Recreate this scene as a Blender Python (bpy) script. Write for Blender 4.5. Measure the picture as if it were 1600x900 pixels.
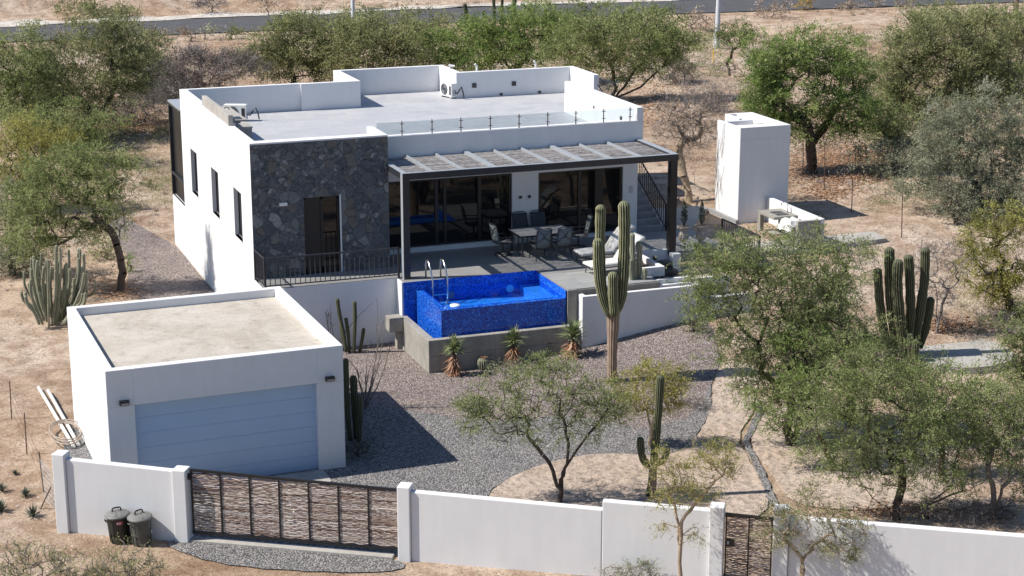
import bpy, math, random
import numpy as np
from mathutils import Vector, Matrix, noise
from mathutils.geometry import delaunay_2d_cdt
sc = bpy.context.scene
for _o in list(bpy.data.objects): bpy.data.objects.remove(_o)
# ------------------------------------------------------------------ camera
F_PX, YAW, PITCH = 2805.26, 0.357, 0.261
CAM = np.array([-11.74, -55.127, 16.753])
cd = bpy.data.cameras.new('camera'); cam = bpy.data.objects.new('camera', cd)
sc.collection.objects.link(cam); sc.camera = cam
cam.location = CAM; cam.rotation_euler = (math.pi/2 - PITCH, 0, -YAW)
cd.sensor_width = 36; cd.lens = 36*F_PX/1600; cd.clip_start = 0.5; cd.clip_end = 4000
# ------------------------------------------------------------------ light: a high sun from the left and a clear sky
SUN_EL, SUN_TRAVEL = math.radians(48.0), math.radians(-12.1)      # the light travels along +x, a little to -y
sd = bpy.data.lights.new('sun', 'SUN'); sun = bpy.data.objects.new('sun', sd); sc.collection.objects.link(sun)
sd.energy = 5.0; sd.angle = math.radians(0.5); sd.color = (1.0, 0.945, 0.87)
sdir = Vector((math.cos(SUN_TRAVEL)*math.cos(SUN_EL), math.sin(SUN_TRAVEL)*math.cos(SUN_EL), -math.sin(SUN_EL)))
sun.rotation_euler = sdir.to_track_quat('-Z', 'Y').to_euler(); sun.location = (-30, 10, 40)
w = bpy.data.worlds.new('World'); sc.world = w; w.use_nodes = True
wn = w.node_tree; bg = wn.nodes['Background']; sky = wn.nodes.new('ShaderNodeTexSky')
sky.sky_type = 'NISHITA'; sky.sun_disc = False; sky.sun_elevation = SUN_EL
sky.sun_rotation = math.atan2(-sdir.x, -sdir.y)
sky.air_density = 1.0; sky.dust_density = 0.6; sky.ozone_density = 6.0
wn.links.new(sky.outputs[0], bg.inputs[0]); bg.inputs[1].default_value = 0.09
sc.view_settings.view_transform = 'Standard'; sc.view_settings.look = 'None'
sc.view_settings.gamma = 1.0; sc.view_settings.exposure = 0.36
sc.render.engine = 'CYCLES'
sc.cycles.max_bounces = 6; sc.cycles.diffuse_bounces = 3; sc.cycles.transparent_max_bounces = 12
rng = np.random.default_rng(7); random.seed(7)
# ------------------------------------------------------------------ helpers: from a direction of sight to a point in the place
_cy, _sy, _cp, _sp = math.cos(YAW), math.sin(YAW), math.cos(PITCH), math.sin(PITCH)
FWD = np.array([_sy*_cp, _cy*_cp, -_sp]); RGT = np.array([_cy, -_sy, 0.0]); UPV = np.cross(RGT, FWD)
FH = np.array([_sy, _cy, 0.0])
def ray(u, v): return RGT*(u-800)/F_PX - UPV*(v-450)/F_PX + FWD
def S(t):
    t = min(1.0, max(0.0, t)); return t*t*(3-2*t)
def hbase(x, y):
    fx = S((x-6)/9.0)
    if y > 20: k = S((y-20)/30.0); fx = fx*(1-k) + 0.5*k
    return 2.0*fx*S((y+11)/12.0)
def road_y(x):                                                     # near edge of the road
    return 74.4 + 0.6*math.sin(x*0.02) - max(0.0, x-40)*0.07
def hfun(x, y):
    z = hbase(x, y)
    wild = max(S((-9-x)/8), S((y-16)/14), S((x-20)/10), S((-24-y)/8))
    d = y - road_y(x)
    onroad = S((d+7)/4) * (1 - S((d-12.5)/4))
    wild *= (1-onroad)
    amp = 0.035 + 0.30*wild
    n = noise.noise(Vector((x*0.13, y*0.13, 1.3)))*1.6 + noise.noise(Vector((x*0.45, y*0.45, 4.1)))*0.5
    z += amp*n*(0.25 + 0.75*wild)
    if d > 12.5:                                                   # cut bank beyond the road
        k = S((d-12.5)/16)
        z += k*(4.5 + 2.4*noise.noise(Vector((x*0.05, y*0.05, 8)))) + k*2.2*abs(noise.noise(Vector((x*0.22, y*0.22, 2))))+k*.9*noise.noise(Vector((x*.6,y*.6,5)))
        z += max(0, d-30)*0.02
    return z
def ground(u, v):
    r = ray(u, v); z = 0.0
    for _ in range(12):
        t = (z-CAM[2])/r[2]; P = CAM + t*r; z = hfun(P[0], P[1])
    return np.array([P[0], P[1], z])
def atz(u, v, z):
    r = ray(u, v); return CAM + (z-CAM[2])/r[2]*r
def aty(u, v, y):
    r = ray(u, v); return CAM + (y-CAM[1])/r[1]*r
def atplane(u, v, P):                                              # upright plane through P, square to the view
    r = ray(u, v); return CAM + ((P-CAM)@FH)/(r@FH)*r
def mpp(P): return float((np.asarray(P)-CAM)@FWD)/F_PX             # metres per pixel at P
# ------------------------------------------------------------------ mesh builder
def rotz(a):
    c, s = math.cos(a), math.sin(a); return np.array([[c,-s,0],[s,c,0],[0,0,1.0]])
class MB:
    def __init__(s): s.v = []; s.f = []; s.a = []
    def add(s, vs, fs, a=None):
        n = len(s.v); s.v += [tuple(map(float, p)) for p in vs]; s.f += [tuple(n+i for i in f) for f in fs]
        s.a += list(a) if a is not None else [0.0]*len(vs)
        return s
    def box(s, x0, x1, y0, y1, z0, z1):
        if x0 > x1: x0, x1 = x1, x0
        if y0 > y1: y0, y1 = y1, y0
        vs = [(x0,y0,z0),(x1,y0,z0),(x1,y1,z0),(x0,y1,z0),(x0,y0,z1),(x1,y0,z1),(x1,y1,z1),(x0,y1,z1)]
        return s.add(vs, [(0,3,2,1),(4,5,6,7),(0,1,5,4),(1,2,6,5),(2,3,7,6),(3,0,4,7)])
    def prism(s, poly, z0, z1):
        """poly ccw list of (x,y); z0,z1 numbers or per-vertex lists"""
        n = len(poly); Z0 = z0 if hasattr(z0,'__len__') else [z0]*n; Z1 = z1 if hasattr(z1,'__len__') else [z1]*n
        vs = [(p[0],p[1],Z0[i]) for i,p in enumerate(poly)] + [(p[0],p[1],Z1[i]) for i,p in enumerate(poly)]
        fs = [tuple(range(n-1,-1,-1)), tuple(range(n,2*n))] + [(i,(i+1)%n,n+(i+1)%n,n+i) for i in range(n)]
        return s.add(vs, fs)
    def hexa(s, p):
        """eight corners: 4 bottom ccw then 4 top"""
        return s.add(p, [(0,3,2,1),(4,5,6,7),(0,1,5,4),(1,2,6,5),(2,3,7,6),(3,0,4,7)])
    def tube(s, pts, r, n=6, cap=True):
        pts = [Vector(p) for p in pts]; R = r if hasattr(r,'__len__') else [r]*len(pts)
        t0 = (pts[1]-pts[0]).normalized(); ref = Vector((0,0,1)) if abs(t0.z) < .9 else Vector((1,0,0))
        u = t0.cross(ref).normalized(); vs = []
        for i, p in enumerate(pts):
            t = (pts[min(i+1,len(pts)-1)]-pts[max(i-1,0)]).normalized()
            u = (u - t*u.dot(t)).normalized(); w2 = t.cross(u)
            for k in range(n):
                a = 2*math.pi*k/n; vs.append(p + (u*math.cos(a)+w2*math.sin(a))*R[i])
        fs = []
        for i in range(len(pts)-1):
            for k in range(n):
                a = i*n+k; b = i*n+(k+1)%n; fs.append((a, b, b+n, a+n))
        if cap: fs.append(tuple(range(n-1,-1,-1))); fs.append(tuple(range((len(pts)-1)*n, len(pts)*n)))
        return s.add(vs, fs)
    def lathe(s, prof, c=(0,0,0), n=20):
        vs = []; fs = []
        for r, z in prof:
            for k in range(n):
                a = 2*math.pi*k/n; vs.append((c[0]+r*math.cos(a), c[1]+r*math.sin(a), c[2]+z))
        for i in range(len(prof)-1):
            for k in range(n):
                a = i*n+k; b = i*n+(k+1)%n; fs.append((a,b,b+n,a+n))
        fs.append(tuple(range(n-1,-1,-1))); fs.append(tuple(range((len(prof)-1)*n, len(prof)*n)))
        return s.add(vs, fs)
    def xf(s, M=None, t=(0,0,0)):
        V = np.array(s.v)
        if M is not None: V = V@np.array(M).T
        s.v = [tuple(p) for p in V+np.array(t)]; return s
    def join(s, o): return s.add(o.v, o.f, o.a)
    def mesh(s, name, smooth=False):
        me = bpy.data.meshes.new(name); me.from_pydata(s.v, [], s.f); me.update()
        if any(s.a):
            at = me.attributes.new('rib', 'FLOAT', 'POINT'); at.data.foreach_set('value', s.a)
        if smooth: me.polygons.foreach_set('use_smooth', [True]*len(me.polygons))
        return me
def link(name, me, mat=None):
    o = bpy.data.objects.new(name, me); sc.collection.objects.link(o)
    if mat is not None and me is not None:
        if not len(me.materials): me.materials.append(mat)
    return o
def tag(o, label, cat, group=None):
    o['label'] = label; o['category'] = cat
    if group: o['group'] = group
    return o
def thing(name, label, cat, loc=(0,0,0), group=None, rz=0.0):
    o = bpy.data.objects.new(name, None); sc.collection.objects.link(o)
    o.empty_display_size = 0.3; o.location = loc; o.rotation_euler = (0,0,rz)
    return tag(o, label, cat, group)
def bevel(o, wd=0.008, seg=1):
    m = o.modifiers.new('bevel', 'BEVEL'); m.width = wd; m.segments = seg; m.limit_method = 'ANGLE'; return o
def wpart(name, mb, mat, root, smooth=False, bev=0, label=None):
    """part whose mesh is written in world coordinates, under an unrotated thing"""
    o = link(name, mb.mesh(name, smooth) if isinstance(mb, MB) else mb, mat); o.parent = root
    top = root
    loc = Vector((0,0,0))
    while top is not None: loc += Vector(top.location); top = top.parent
    o.location = -loc
    if bev: bevel(o, bev)
    if label: o['label'] = label
    return o
def part(name, mb, mat, root, smooth=False, bev=0, label=None):
    o = link(name, mb.mesh(name, smooth) if isinstance(mb, MB) else mb, mat); o.parent = root
    if bev: bevel(o, bev)
    if label: o['label'] = label
    return o
def struct(name, mb, mat, kind='structure', smooth=False):
    o = link(name, mb.mesh(name, smooth) if isinstance(mb, MB) else mb, mat); o['kind'] = kind; return o
def copy_tree(o, parent=None):
    c = o.copy(); sc.collection.objects.link(c)
    if parent is not None: c.parent = parent
    for ch in [x for x in bpy.data.objects if x.parent == o]: copy_tree(ch, c)
    return c
def mesh_np(name, V, Q, attrs=None, smooth=False):
    """quads/tris from numpy arrays"""
    me = bpy.data.meshes.new(name); nv, nf, k = len(V), len(Q), Q.shape[1]
    me.vertices.add(nv); me.vertices.foreach_set('co', V.astype(np.float32).ravel())
    me.loops.add(nf*k); me.loops.foreach_set('vertex_index', Q.astype(np.int32).ravel())
    me.polygons.add(nf); me.polygons.foreach_set('loop_start', np.arange(0, nf*k, k, dtype=np.int32))
    me.polygons.foreach_set('loop_total', np.full(nf, k, dtype=np.int32))
    if smooth: me.polygons.foreach_set('use_smooth', np.ones(nf, dtype=bool))
    if attrs:
        for an, (dom, arr) in attrs.items():
            at = me.attributes.new(an, 'FLOAT', dom); at.data.foreach_set('value', arr.astype(np.float32))
    me.update(calc_edges=True); return me
# ------------------------------------------------------------------ materials
def newmat(name):
    m = bpy.data.materials.new(name); m.use_nodes = True; nt = m.node_tree
    return m, nt, nt.nodes['Principled BSDF']
def N(nt, t, **kw):
    n = nt.nodes.new(t)
    for k, v in kw.items():
        if k in n.inputs: n.inputs[k].default_value = v
        else: setattr(n, k, v)
    return n
def ramp(nt, stops, fac=None):
    r = nt.nodes.new('ShaderNodeValToRGB'); e = r.color_ramp.elements
    while len(e) < len(stops): e.new(0.5)
    for i, (p, c) in enumerate(stops): e[i].position = p; e[i].color = (*c, 1)
    if fac is not None: nt.links.new(fac, r.inputs[0])
    return r
def noise_n(nt, scale, detail=4, rough=.6, coord=None, dist=0):
    n = N(nt, 'ShaderNodeTexNoise'); n.inputs['Scale'].default_value = scale; n.inputs['Detail'].default_value = detail
    n.inputs['Roughness'].default_value = rough; n.inputs['Distortion'].default_value = dist
    if coord is not None: nt.links.new(coord, n.inputs['Vector'])
    return n
def objco(nt): return N(nt, 'ShaderNodeTexCoord').outputs['Object']
def mixc(nt, a, b, fac, mode='MIX'):
    m = N(nt, 'ShaderNodeMix', data_type='RGBA', blend_type=mode)
    for s, x in ((6, a), (7, b)):
        if isinstance(x, tuple): m.inputs[s].default_value = (*x, 1)
        else: nt.links.new(x, m.inputs[s])
    if isinstance(fac, (int, float)): m.inputs[0].default_value = fac
    else: nt.links.new(fac, m.inputs[0])
    return m.outputs[2]
def bumpn(nt, bs, h, strength, dist=0.02):
    b = N(nt, 'ShaderNodeBump'); b.inputs['Strength'].default_value = strength; b.inputs['Distance'].default_value = dist
    nt.links.new(h, b.inputs['Height']); nt.links.new(b.outputs[0], bs.inputs['Normal']); return b
def plain(name, col, rough=.6, var=.12, scale=6, bump=.1, metal=0, spec=.5, fine=60, bdist=.01):
    m, nt, bs = newmat(name); co = objco(nt)
    n1 = noise_n(nt, scale, 6, .65, co); dark = tuple(c*(1-var) for c in col); lite = tuple(min(1, c*(1+var*.6)) for c in col)
    r = ramp(nt, [(.3, dark), (.7, lite)], n1.outputs[0]); nt.links.new(r.outputs[0], bs.inputs['Base Color'])
    bs.inputs['Roughness'].default_value = rough; bs.inputs['Metallic'].default_value = metal
    bs.inputs['Specular IOR Level'].default_value = spec
    if bump:
        n2 = noise_n(nt, fine, 4, .6, co); bumpn(nt, bs, n2.outputs[0], bump, bdist)
    return m
M = {}
def stucco(name, base, streak=.05):
    m, nt, bs = newmat(name); co = objco(nt)
    a = noise_n(nt, .9, 8, .7, co); mp = N(nt, 'ShaderNodeMapping'); nt.links.new(co, mp.inputs[0]); mp.inputs['Scale'].default_value = (3, 3, .35)
    b = noise_n(nt, 1.6, 6, .7, mp.outputs[0])
    ra = ramp(nt, [(.3, tuple(c*(1-streak) for c in base)), (.62, base)], a.outputs[0])
    rb = ramp(nt, [(.35, (.95,.948,.94)), (.6, (1,1,1))], b.outputs[0])
    c = mixc(nt, ra.outputs[0], rb.outputs[0], .7, 'MULTIPLY'); nt.links.new(c, bs.inputs['Base Color'])
    bs.inputs['Roughness'].default_value = .85
    n2 = noise_n(nt, 14, 6, .75, co); bumpn(nt, bs, n2.outputs[0], .22, .012)
    return m
M['white'] = stucco('white_stucco', (.74, .74, .74))
M['wall'] = stucco('wall_stucco', (.74, .74, .735), .06)
def sand(name, c1, c2, c3, foot=0.0):
    m, nt, bs = newmat(name); co = objco(nt)
    big = noise_n(nt, .12, 6, .62, co, .4); mid = noise_n(nt, .9, 7, .7, co, .3); fine = noise_n(nt, 9, 8, .75, co); grit = noise_n(nt, 26, 4, .75, co)
    r1 = ramp(nt, [(.36, c1), (.62, c2)], big.outputs[0])
    r2 = ramp(nt, [(.42, c3), (.56, (1,1,1))], mid.outputs[0])
    c = mixc(nt, r1.outputs[0], r2.outputs[0], .75, 'MULTIPLY')
    r3 = ramp(nt, [(.36, (.40,.42,.40)), (.47, (.95,.95,.95)), (.68, (1.22,1.2,1.18))], fine.outputs[0])
    c = mixc(nt, c, r3.outputs[0], .8, 'MULTIPLY')
    rg = ramp(nt, [(.38, (.42,.37,.33)), (.48, (1,1,1)), (.64, (1.15,1.14,1.12))], grit.outputs[0]); c = mixc(nt, c, rg.outputs[0], .75 if not foot else .4, 'MULTIPLY')
    # pebbles and scraps
    vo = N(nt, 'ShaderNodeTexVoronoi'); vo.inputs['Scale'].default_value = 5.0; nt.links.new(co, vo.inputs['Vector'])
    sep = N(nt, 'ShaderNodeSeparateColor'); nt.links.new(vo.outputs['Color'], sep.inputs[0])
    th = N(nt, 'ShaderNodeMath', operation='MULTIPLY'); nt.links.new(sep.outputs[0], th.inputs[0]); th.inputs[1].default_value = .17
    ls = N(nt, 'ShaderNodeMath', operation='LESS_THAN'); nt.links.new(vo.outputs['Distance'], ls.inputs[0]); nt.links.new(th.outputs[0], ls.inputs[1])
    pr = ramp(nt, [(.0, (.20,.15,.11)), (.5, (.62,.55,.47)), (1, (.30,.24,.19))], sep.outputs[1])
    c = mixc(nt, c, pr.outputs[0], ls.outputs[0]); nt.links.new(c, bs.inputs['Base Color'])
    bs.inputs['Roughness'].default_value = .95; bs.inputs['Specular IOR Level'].default_value = .15
    h1 = N(nt, 'ShaderNodeMath', operation='MULTIPLY_ADD'); nt.links.new(fine.outputs[0], h1.inputs[0]); h1.inputs[1].default_value = .5
    nt.links.new(grit.outputs[0], h1.inputs[2])
    hs = h1.outputs[0]
    if foot:
        v2 = N(nt, 'ShaderNodeTexVoronoi', feature='SMOOTH_F1'); v2.inputs['Scale'].default_value = 4.2; nt.links.new(co, v2.inputs['Vector'])
        h2 = N(nt, 'ShaderNodeMath', operation='MULTIPLY_ADD'); nt.links.new(v2.outputs['Distance'], h2.inputs[0]); h2.inputs[1].default_value = 2.2*foot; nt.links.new(hs, h2.inputs[2]); hs = h2.outputs[0]
        fr2 = ramp(nt, [(.05, (.72,.68,.65)), (.28, (1,1,1)), (.6, (1.1,1.09,1.08))], v2.outputs['Distance']); nt.links.new(mixc(nt, c, fr2.outputs[0], .75, 'MULTIPLY'), bs.inputs['Base Color'])
    b1 = bumpn(nt, bs, hs, .85, .05)
    rl = noise_n(nt, .8 if not foot else 2.6, 9, .62, co, .6); b2 = N(nt, 'ShaderNodeBump'); b2.inputs['Strength'].default_value = .8; b2.inputs['Distance'].default_value = .35 if not foot else .22
    nt.links.new(rl.outputs[0], b2.inputs['Height']); nt.links.new(b2.outputs[0], b1.inputs['Normal'])
    return m
M['ground'] = sand('desert_sand', (.45,.325,.225), (.63,.515,.41), (.60,.52,.46))
M['pathsand'] = sand('pale_path_sand', (.53,.425,.345), (.60,.50,.42), (.92,.90,.87), foot=1.0)
M['litter'] = sand('orange_leaf_litter', (.20,.10,.055), (.34,.18,.10), (.55,.48,.42))
def gravel(name, tones, scale=26):
    m, nt, bs = newmat(name); co = objco(nt)
    vo = N(nt, 'ShaderNodeTexVoronoi'); vo.inputs['Scale'].default_value = scale; nt.links.new(co, vo.inputs['Vector'])
    sep = N(nt, 'ShaderNodeSeparateColor'); nt.links.new(vo.outputs['Color'], sep.inputs[0])
    r = ramp(nt, [(i/(len(tones)-1), t) for i, t in enumerate(tones)], sep.outputs[0])
    big = noise_n(nt, .7, 5, .7, co); rb = ramp(nt, [(.3, (.78,.78,.8)), (.65, (1.08,1.06,1.02))], big.outputs[0])
    c = mixc(nt, r.outputs[0], rb.outputs[0], .8, 'MULTIPLY'); nt.links.new(c, bs.inputs['Base Color'])
    bs.inputs['Roughness'].default_value = .85; bs.inputs['Specular IOR Level'].default_value = .3
    h = N(nt, 'ShaderNodeMath', operation='MULTIPLY_ADD'); nt.links.new(vo.outputs['Distance'], h.inputs[0]); h.inputs[1].default_value = -1.0; nt.links.new(sep.outputs[2], h.inputs[2])
    bumpn(nt, bs, h.outputs[0], 1.0, .03)
    return m
M['gravel_grey'] = gravel('grey_gravel', [(0.068,0.068,0.0714),(0.1428,0.1394,0.1394),(0.204,0.1972,0.1938),(0.2856,0.272,0.2652),(0.408,0.3876,0.374)])
M['gravel_pink'] = gravel('brown_gravel', [(0.0936,0.0756,0.072),(0.18,0.144,0.1332),(0.2448,0.198,0.18),(0.3168,0.2664,0.2448),(0.4464,0.396,0.3672)])
def concrete(name, base, streak=.3, sc1=1.2):
    m, nt, bs = newmat(name); co = objco(nt)
    a = noise_n(nt, sc1, 8, .72, co, .4); mp = N(nt, 'ShaderNodeMapping'); nt.links.new(co, mp.inputs[0]); mp.inputs['Scale'].default_value = (4, 4, .5)
    b = noise_n(nt, 1.5, 6, .7, mp.outputs[0]); f = noise_n(nt, 25, 4, .7, co)
    ra = ramp(nt, [(.28, tuple(c*(1-streak) for c in base)), (.66, tuple(min(1,c*1.12) for c in base))], a.outputs[0])
    rb = ramp(nt, [(.35, (.72,.71,.69)), (.62, (1,1,1))], b.outputs[0])
    c = mixc(nt, ra.outputs[0], rb.outputs[0], .6, 'MULTIPLY')
    rf = ramp(nt, [(.3, (.85,.85,.85)), (.6, (1,1,1))], f.outputs[0]); c = mixc(nt, c, rf.outputs[0], .6, 'MULTIPLY')
    nt.links.new(c, bs.inputs['Base Color']); bs.inputs['Roughness'].default_value = .9
    bumpn(nt, bs, f.outputs[0], .3, .01); return m
M['concrete'] = concrete('raw_concrete', (0.34,0.323,0.2856))
M['concrete_pale'] = concrete('pale_concrete', (0.4176,0.396,0.36), .2)
def roofdirt():
    m, nt, bs = newmat('dusty_roof'); co = objco(nt)
    a = noise_n(nt, .55, 9, .72, co, .8); b = noise_n(nt, 3.0, 9, .8, co, .5); c_ = noise_n(nt, 20, 4, .7, co)
    ra = ramp(nt, [(.34, (.39,.35,.295)), (.52, (.49,.45,.39)), (.68, (.55,.515,.46))], a.outputs[0])
    rb = ramp(nt, [(.33, (.55,.52,.48)), (.46, (.97,.96,.95)), (.7, (1.1,1.08,1.05))], b.outputs[0])
    c = mixc(nt, ra.outputs[0], rb.outputs[0], .8, 'MULTIPLY'); rf = ramp(nt, [(.3, (.8,.78,.76)), (.55, (1,1,1))], c_.outputs[0]); c = mixc(nt, c, rf.outputs[0], .7, 'MULTIPLY')
    nt.links.new(c, bs.inputs['Base Color']); bs.inputs['Roughness'].default_value = .95; bumpn(nt, bs, b.outputs[0], .6, .04); return m
M['roofdirt'] = roofdirt() # concrete('dusty_roof', (0.4464,0.403,0.341), .22, .8)
M['patio'] = concrete('patio_concrete', (0.3,0.3,0.3), .18, .7)
def tiles(name, c1, c2, mortar, bw, rh, rough=.5, m_size=.006):
    m, nt, bs = newmat(name); co = objco(nt)
    br = N(nt, 'ShaderNodeTexBrick'); br.inputs['Color1'].default_value = (*c1,1); br.inputs['Color2'].default_value = (*c2,1); br.inputs['Mortar'].default_value = (*mortar,1)
    br.inputs['Scale'].default_value = 1; br.inputs['Brick Width'].default_value = bw; br.inputs['Row Height'].default_value = rh; br.inputs['Mortar Size'].default_value = m_size
    nt.links.new(co, br.inputs['Vector'])
    n = noise_n(nt, 1.3, 7, .7, co, 1.0); r = ramp(nt, [(.35, (.84,.85,.87)), (.62, (1.03,1.02,1.01))], n.outputs[0])
    c = mixc(nt, br.outputs[0], r.outputs[0], .8, 'MULTIPLY'); nt.links.new(c, bs.inputs['Base Color'])
    bs.inputs['Roughness'].default_value = rough; return m
M['rooftile'] = tiles('roof_terrace_tiles', (0.49,0.49,0.497), (0.441,0.4445,0.455), (0.364,0.364,0.371), 1.2, .6)
M['deck'] = tiles('deck_boards', (0.3525,0.3562,0.345), (0.3,0.3075,0.3), (0.18,0.18,0.18), 2.4, .6, .6, .01)
M['terrace'] = tiles('terrace_tiles', (0.299,0.2958,0.286), (0.26,0.26,0.2535), (0.195,0.195,0.1885), 1.2, .6, .5, .006)
M['metal_dark'] = plain('dark_painted_steel', (.035,.036,.042), .38, .15, 4, .03)
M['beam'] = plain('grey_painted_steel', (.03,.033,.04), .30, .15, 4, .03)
M['beam_lit'] = plain('sunlit_tone_steel', (.32,.345,.37), .45, .08, 4, .03)  # lit copy of the beam steel, sun and sky sheen put into its colour
M['black'] = plain('black_frame', (.015,.015,.017), .35, .1, 5, 0)
M['steel'] = plain('stainless_steel', (.62,.62,.62), .22, .05, 5, 0, metal=1)
M['offwhite'] = plain('white_enamel', (.78,.77,.73), .4, .05, 5, 0)
M['plastic_dark'] = plain('dark_green_plastic', (.028,.03,.026), .45, .3, 8, .1)
M['plastic_grey'] = plain('grey_green_plastic', (.085,.09,.08), .5, .3, 9, .15)
M['lid'] = plain('dusty_grey_lid', (.17,.17,.16), .6, .25, 9, .15)
M['red'] = plain('red_sticker', (.55,.05,.06), .5, .2, 30, 0)
M['pvc'] = plain('white_pvc', (.8,.78,.73), .4, .08, 5, 0)
M['hose'] = plain('pale_hose', (.36,.29,.23), .5, .15, 5, 0)
M['fabric_dark'] = plain('dark_sling_fabric', (.055,.06,.07), .8, .2, 10, .2)
M['fabric_sling'] = plain('grey_sling_fabric', (.16,.18,.19), .8, .25, 14, .2)
M['fabric_light'] = plain('pale_lounger_fabric', (.66,.65,.62), .8, .08, 6, .2)
M['blackfabric'] = plain('black_wicker', (.03,.028,.03), .7, .3, 20, .4)
M['rust'] = plain('rusty_iron', (.12,.07,.05), .8, .3, 15, .2)
M['wood_pole'] = plain('weathered_wood', (.16,.12,.09), .9, .35, 6, .4)
M['galv'] = plain('galvanised_pole', (.48,.50,.52), .5, .12, 3, .1)
M['yellow'] = plain('yellow_guard', (.75,.48,.05), .5, .1, 5, 0)
M['urn'] = plain('stone_urn', (.42,.38,.33), .85, .3, 12, .4)
M['asphalt'] = plain('asphalt', (.075,.075,.08), .9, .25, .8, .3)
M['kerb'] = plain('white_limestone_spoil', (.72,.66,.58), .9, .3, 2.0, .8, bdist=.1)
M['rock'] = plain('pale_rock', (.45,.36,.29), .95, .35, 3, .7)
M['pink'] = plain('pink_float', (.75,.25,.25), .5, .1, 5, 0)
M['lampwhite'] = plain('lamp_lens', (.75,.85,.9), .3, .05, 5, 0)
M['soil'] = plain('planter_soil', (.20,.14,.10), .95, .3, 12, .6)
def glassdark():
    m, nt, bs = newmat('dark_window_glass'); bs.inputs['Base Color'].default_value = (.010,.010,.011,1)
    bs.inputs['Roughness'].default_value = .02; bs.inputs['IOR'].default_value = 1.42
    return m
M['glassdark'] = glassdark()
def clearglass(name, tint, refl):
    m, nt, bs = newmat(name); out = nt.nodes['Material Output']
    tr = N(nt, 'ShaderNodeBsdfTransparent'); tr.inputs[0].default_value = (*tint, 1)
    gl = N(nt, 'ShaderNodeBsdfGlossy'); gl.inputs['Roughness'].default_value = .02; gl.inputs[0].default_value = (.9,.95,.95,1)
    fr = N(nt, 'ShaderNodeFresnel'); fr.inputs[0].default_value = refl
    mx = N(nt, 'ShaderNodeMixShader'); nt.links.new(fr.outputs[0], mx.inputs[0]); nt.links.new(tr.outputs[0], mx.inputs[1]); nt.links.new(gl.outputs[0], mx.inputs[2])
    nt.links.new(mx.outputs[0], out.inputs[0]); return m, nt, gl, fr
M['glass'] = clearglass('balustrade_glass', (.80,.84,.86), 1.25)[0]
def water():
    m, nt, gl, fr = clearglass('pool_water', (.40,.66,.90), 1.36); co = objco(nt)
    n = noise_n(nt, 3.5, 3, .5, co, .5); b = N(nt, 'ShaderNodeBump'); b.inputs['Strength'].default_value = .35; b.inputs['Distance'].default_value = .05
    nt.links.new(n.outputs[0], b.inputs['Height']); nt.links.new(b.outputs[0], gl.inputs['Normal']); nt.links.new(b.outputs[0], fr.inputs['Normal']); return m
M['water'] = water()
def mosaic():
    m, nt, bs = newmat('blue_glass_mosaic'); co = objco(nt)
    vo = N(nt, 'ShaderNodeTexVoronoi'); vo.inputs['Scale'].default_value = 30; vo.inputs['Randomness'].default_value = 0.12; nt.links.new(co, vo.inputs['Vector'])
    sep = N(nt, 'ShaderNodeSeparateColor'); nt.links.new(vo.outputs['Color'], sep.inputs[0])
    r = ramp(nt, [(0,(.004,.035,.28)),(.25,(.008,.07,.45)),(.50,(.012,.12,.62)),(.75,(.015,.15,.68)),(.90,(.025,.20,.76)),(.965,(.08,.32,.82))], sep.outputs[0])
    for e in r.color_ramp.elements: pass
    r.color_ramp.interpolation = 'CONSTANT'
    nt.links.new(r.outputs[0], bs.inputs['Base Color']); bs.inputs['Roughness'].default_value = .25; return m
M['mosaic'] = mosaic()
def mosaic_floor():
    m, nt, bs = newmat('pale_blue_pool_floor'); co = objco(nt)
    vo = N(nt, 'ShaderNodeTexVoronoi'); vo.inputs['Scale'].default_value = 30; vo.inputs['Randomness'].default_value = 0.12; nt.links.new(co, vo.inputs['Vector'])
    sep = N(nt, 'ShaderNodeSeparateColor'); nt.links.new(vo.outputs['Color'], sep.inputs[0])
    r = ramp(nt, [(0,(.05,.30,.80)),(.5,(.09,.42,.90)),(.85,(.20,.58,.95)),(1,(.45,.75,.97))], sep.outputs[0])
    nt.links.new(r.outputs[0], bs.inputs['Base Color']); bs.inputs['Roughness'].default_value = .3; return m
M['mosaic_floor'] = mosaic_floor()
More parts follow.
